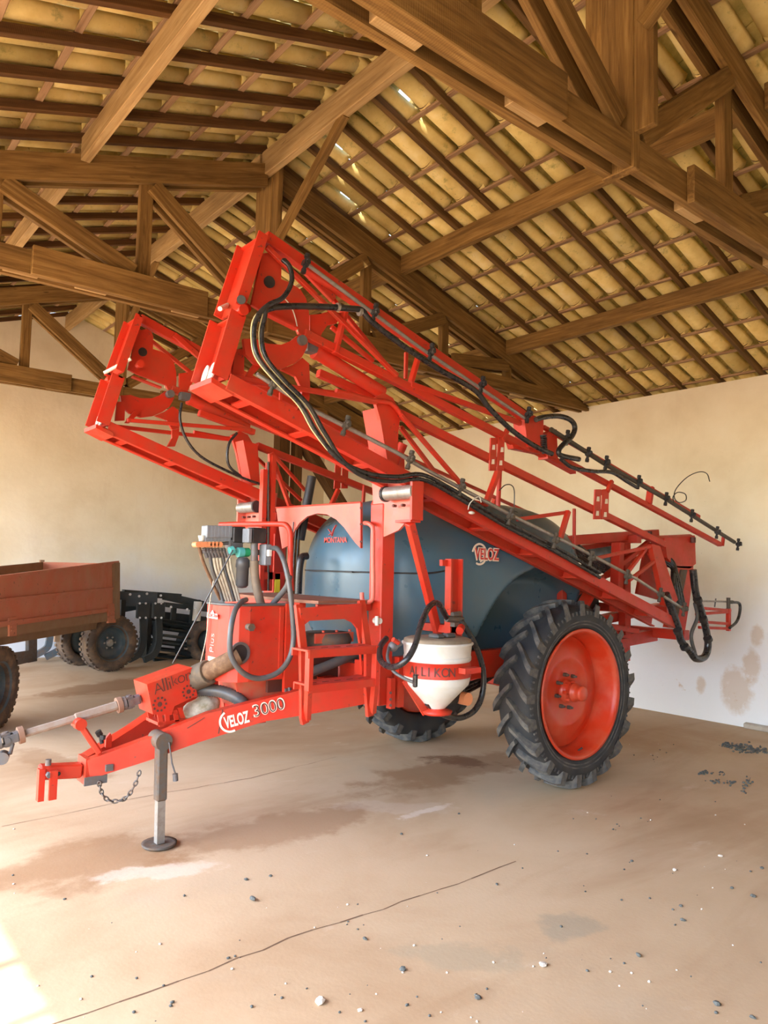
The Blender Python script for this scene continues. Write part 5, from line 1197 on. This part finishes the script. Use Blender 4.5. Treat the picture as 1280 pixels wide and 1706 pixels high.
def ribbon(pts, w, h, up):
    pts = [V(p) for p in pts]; vs = []; k = len(pts)
    for i, p in enumerate(pts):
        X, Y, Z = frame(pts[min(i+1, k-1)]-pts[max(i-1, 0)], up); vs += [p+Y*w/2*a+Z*h/2*b2 for a, b2 in ((-1, -1), (1, -1), (1, 1), (-1, 1))]
    fs = [(i*4+j, i*4+(j+1) % 4, i*4+4+(j+1) % 4, i*4+4+j) for i in range(k-1) for j in range(4)]+[(0, 3, 2, 1), (k*4-4, k*4-3, k*4-2, k*4-1)]
    return MB().add(vs, fs)
# dark green and black tillage implement behind the trailer
M['dark_frame'] = paint('black_green_enamel', (.012, .022, .026), .45, (.06, .05, .035), .5, 8)
im = empty('cultivator', (5.2, 11.9, zfloor(11.9)), label='black cultivator with curved shanks and slatted roller against the back wall', cat='implement')
def ip(u, v, y=11.9): return pt(u, v, Y=y)
MB().beam(ip(195, 998), ip(262, 1000, 11.7), .14, .24, bev=.01).build('tool_bar', M['dark_frame'], im)
MB().beam(ip(205, 988), ip(300, 995), .12, .10).build('tool_bar', M['dark_frame'], im); MB().beam(ip(275, 994), ip(372, 1016, 12.2), .12, .12).build('tool_bar', M['dark_frame'], im)
MB().beam(ip(275, 1008), ip(360, 1018, 12.1), .10, .08).build('tool_bar', M['dark_frame'], im)
for (u, y) in ((238, 11.45), (264, 11.55)):
    b_ = MB(); b_.box(ip(u, 1018, y-.06), (.20, .08, .24), bev=.012); b_.build('shank_clamp', M['dark_frame'], im)
    for du in (-5, 5):
        for v in (1006, 1030): MB().tube(ip(u+du, v, y-.10), ip(u+du, v, y-.13), .018, 6).build('clamp_bolt', M['steel'], im)
    pts = [ip(u, 1020, y), ip(u+1, 1050, y), ip(u, 1072, y), ip(u-7, 1090, y), ip(u-24, 1100, y-.05)]; s_ = ribbon(spline(pts, 6), .10, .06, (0, 1, 0))
    s_.build('curved_shank', M['dark_frame'], im)
for (u, v0, y, lab) in ((84, 1044, 12.45, 0), (112, 1042, 12.45, 0)):
    pts = [ip(u, v0, y), ip(u-2, v0+24, y), ip(u-8, v0+38, y), ip(u-36, v0+54, y)]; s_ = ribbon(spline(pts, 6), .10, .06, (0, 1, 0))
    s_.build('curved_shank', paint('worn_shank', (.10, .13, .15), .5, (.26, .14, .07), .9, 9), im)
MB().beam(ip(40, 1046, 12.45), ip(240, 1008, 12.45), .08, .12).build('tool_bar', M['dark_frame'], im)
rl = MB()
ra, rb_ = ip(250, 1068, 12.0), ip(420, 1088, 12.35)
for k in range(20):
    a = 2*math.pi*k/20; X, Y, Z = frame(rb_-ra); o_ = (Y*math.cos(a)+Z*math.sin(a))*.37; MB().beam(ra+o_, rb_+o_, .03, .05, up=o_).build('roller_slat', M['dark_frame'], im)
for t in (0, .33, .66, 1): ring(rl, ra.lerp(rb_, t), rb_-ra, .10, .33, .02, 28)
rl.tube(ra, rb_, .05, 10); rl.build('roller_disc', M['dark_frame'], im)
MB().beam(ip(268, 1030, 12.3), ip(372, 1042, 12.4), .14, .22).build('tool_bar', M['dark_frame'], im); MB().beam(ip(258, 1040, 12.35), ip(345, 1058, 12.4), .10, .10).build('tool_bar', M['dark_frame'], im)
for u in (290, 322): MB().beam(ip(u, 1012, 12.0), ip(u-4, 1050, 12.0), .06, .08).build('roller_arm', M['dark_frame'], im)
for (u, v) in ((217, 991), (232, 994), (245, 990), (285, 1012), (312, 1016), (325, 1014), (268, 993)): MB().tube(ip(u, v, 11.7), ip(u, v, 11.66), .022, 6).build('frame_bolt', M['steel'], im)
gw = empty('gauge_wheel', ip(346, 1070, 11.55), im)
c = ip(346, 1070, 11.55); MB().lathe([(-.07, .20), (-.08, .28), (-.05, .36), (.05, .36), (.08, .28), (.07, .20), (-.07, .20)], c, (-.75, -.6, 0), 28).build('tyre', M['dusty_tyre'], gw)
MB().lathe([(-.05, .20), (0, .16), (.02, .05), (.03, 0)], c, (-.75, -.6, 0), 24).build('rim', M['dark_frame'], gw)
MB().tube(ip(330, 1003, 11.8), ip(327, 1035, 11.8), .07, 12).build('marker_sleeve', M['ivory'], im)
# supports so the implement stands on the slab
for u, y in ((250, 12.0), (330, 12.1), (205, 11.7)):
    a = ip(u, 1000, y); MB().beam(a, V((a.x, a.y, zfloor(y))), .07, .07).build('stand_leg', M['dark_frame'], im)

# pebbles and droppings on the slab
M['pebble_dark'] = paint('dark_pebble', (.085, .095, .09), .85, (.2, .18, .15), .5, 60)
M['pebble_pale'] = paint('pale_pebble', (.66, .60, .52), .85, (.4, .3, .2), .4, 60)
def pebble_mesh(seed):
    r3 = random.Random(seed); mb = MB(); mb.sphere((0, 0, 0), .5, 1, r3.uniform(.6, .9), r3.uniform(.45, .7), 7, 5)
    mb.v = [v*(1+r3.uniform(-.18, .18)) for v in mb.v]; z0 = min(v.z for v in mb.v); mb.v = [v-V((0, 0, z0)) for v in mb.v]
    me = bpy.data.meshes.new('pebble'); me.from_pydata(mb.v, [], mb.f); return me
pm_d = [pebble_mesh(i) for i in range(4)]; pm_p = [pebble_mesh(i+9) for i in range(2)]
for me in pm_d: me.materials.append(M['pebble_dark'])
for me in pm_p: me.materials.append(M['pebble_pale'])
def pebble(u, v, s, lab, pale=False):
    p = gz(u, v); ob = bpy.data.objects.new('pebble', rnd.choice(pm_p if pale else pm_d)); COL.objects.link(ob)
    ob.location = p-V((0, 0, .001)); ob.scale = (s, s, s*.8); ob.rotation_euler = (0, 0, rnd.uniform(0, 6.3))
    tag(ob, lab, 'pebble', 'loose stones on the slab')
for (u, v, s, lab) in (
    (421, 1501, .045, 'largest dark stone on the slab, alone between jack foot and crack'), (410, 1467, .024, 'dark stone just behind the largest dark stone near the jack'), (451, 1461, .024, 'dark stone right of the pair near the jack foot'),
    (671, 1617, .032, 'dark greenish stone on its own below the long crack'), (797, 1665, .028, 'grey stone at the bottom edge of the picture, nearest the camera'), (608, 1566, .028, 'dark stone just under the middle of the long crack'),
    (307, 1494, .02, 'small dark stone left of the largest dark stone'), (1064, 1594, .03, 'dark stone alone in the right lower part of the slab'), (1135, 1511, .024, 'upper of two dark stones right of the crack end'), (1138, 1535, .03, 'lower of two dark stones right of the crack end'),
    (1255, 1495, .032, 'dark stone at the right edge, level with the crack end'), (1220, 1481, .024, 'dark stone left of the one at the right edge'), (1270, 1448, .026, 'dark stone at the right edge above its neighbours'), (828, 1475, .024, 'dark stone just below the end of the long crack'),
    (765, 1357, .022, 'dark stone beside the white streak in front of the sprayer'), (1053, 1436, .022, 'dark stone straight in front of the big tyre'), (669, 1391, .022, 'dark stone left of the white streak'), (1195, 1675, .034, 'dark stone in the lower right corner'), (1254, 1697, .026, 'last dark stone in the lower right corner, at the frame edge')):
    pebble(u, v, s, lab)
for (u, v, s, lab) in (
    (905, 1610, .042, 'white chip of stone right of centre on the lower slab'), (533, 1672, .055, 'largest white chip of stone, low in the middle of the slab'), (1124, 1451, .034, 'white chip nearer the crack of the two right of the big tyre'), (1201, 1428, .034, 'white chip nearer the wall of the two right of the big tyre'),
    (600, 1685, .026, 'little pale chip right of the largest white chip')):
    pebble(u, v, s, lab, True)
def heap(pts, n, s, name, lab):
    mb = MB(); r4 = random.Random(n); cen = None
    for _ in range(n):
        u, v, du, dv = r4.choice(pts); p = gz(u+r4.gauss(0, du), v+r4.gauss(0, dv)); q = s*r4.uniform(.5, 1.4)
        if p.x > XW-.06: continue
        mb.sphere(p+V((0, 0, q*.3)), q*.5, r4.uniform(.8, 1.3), r4.uniform(.7, 1.1), .7, 6, 4)
        cen = cen or p
    tag(mb.build(name, M['pebble_dark'], origin=(cen.x, cen.y, cen.z)), lab, 'gravel', None, 'stuff')
heap([(1215, 1243, 8, 2), (1235, 1246, 10, 3), (1262, 1252, 12, 3), (1245, 1249, 14, 3)], 170, .024, 'gravel', 'dark gravel strewn by the foot of the wall')
heap([(1172, 1289, 6, 2), (1203, 1290, 7, 2), (1192, 1303, 6, 2), (1224, 1305, 5, 2), (1246, 1305, 4, 4), (1240, 1315, 5, 4)], 90, .02, 'gravel', 'scattered gravel patch on the slab right of the big wheel')

def crumbs(n, s, name, mat, lab):
    mb = MB(); r5 = random.Random(n); cen = None
    for _ in range(n):
        u, v = r5.uniform(20, 1270), 1235+470*r5.random()**1.2
        p = gz(u, v); q = s*r5.uniform(.4, 1.3); cen = cen or p
        if p.x > XW-.1 or (u > 1130 and v < 1330) or (1.4 < p.x < 6.4 and p.y > 3.5): continue
        mb.sphere(p+V((0, 0, q*.25)), q*.5, r5.uniform(.8, 1.4), r5.uniform(.7, 1.1), .6, 5, 3)
    ob = mb.build(name, mat, origin=(cen.x, cen.y, cen.z))
    for q in ob.data.polygons: q.material_index = (q.index//15) % 8 in (1, 4, 6)
    tag(ob, lab, 'crumbs', None, 'stuff')
crumbs(240, .0135, 'gravel', [M['pebble_dark'], M['pebble_pale']], 'tiny dark and pale crumbs scattered over the whole slab')
fonts_to_mesh()
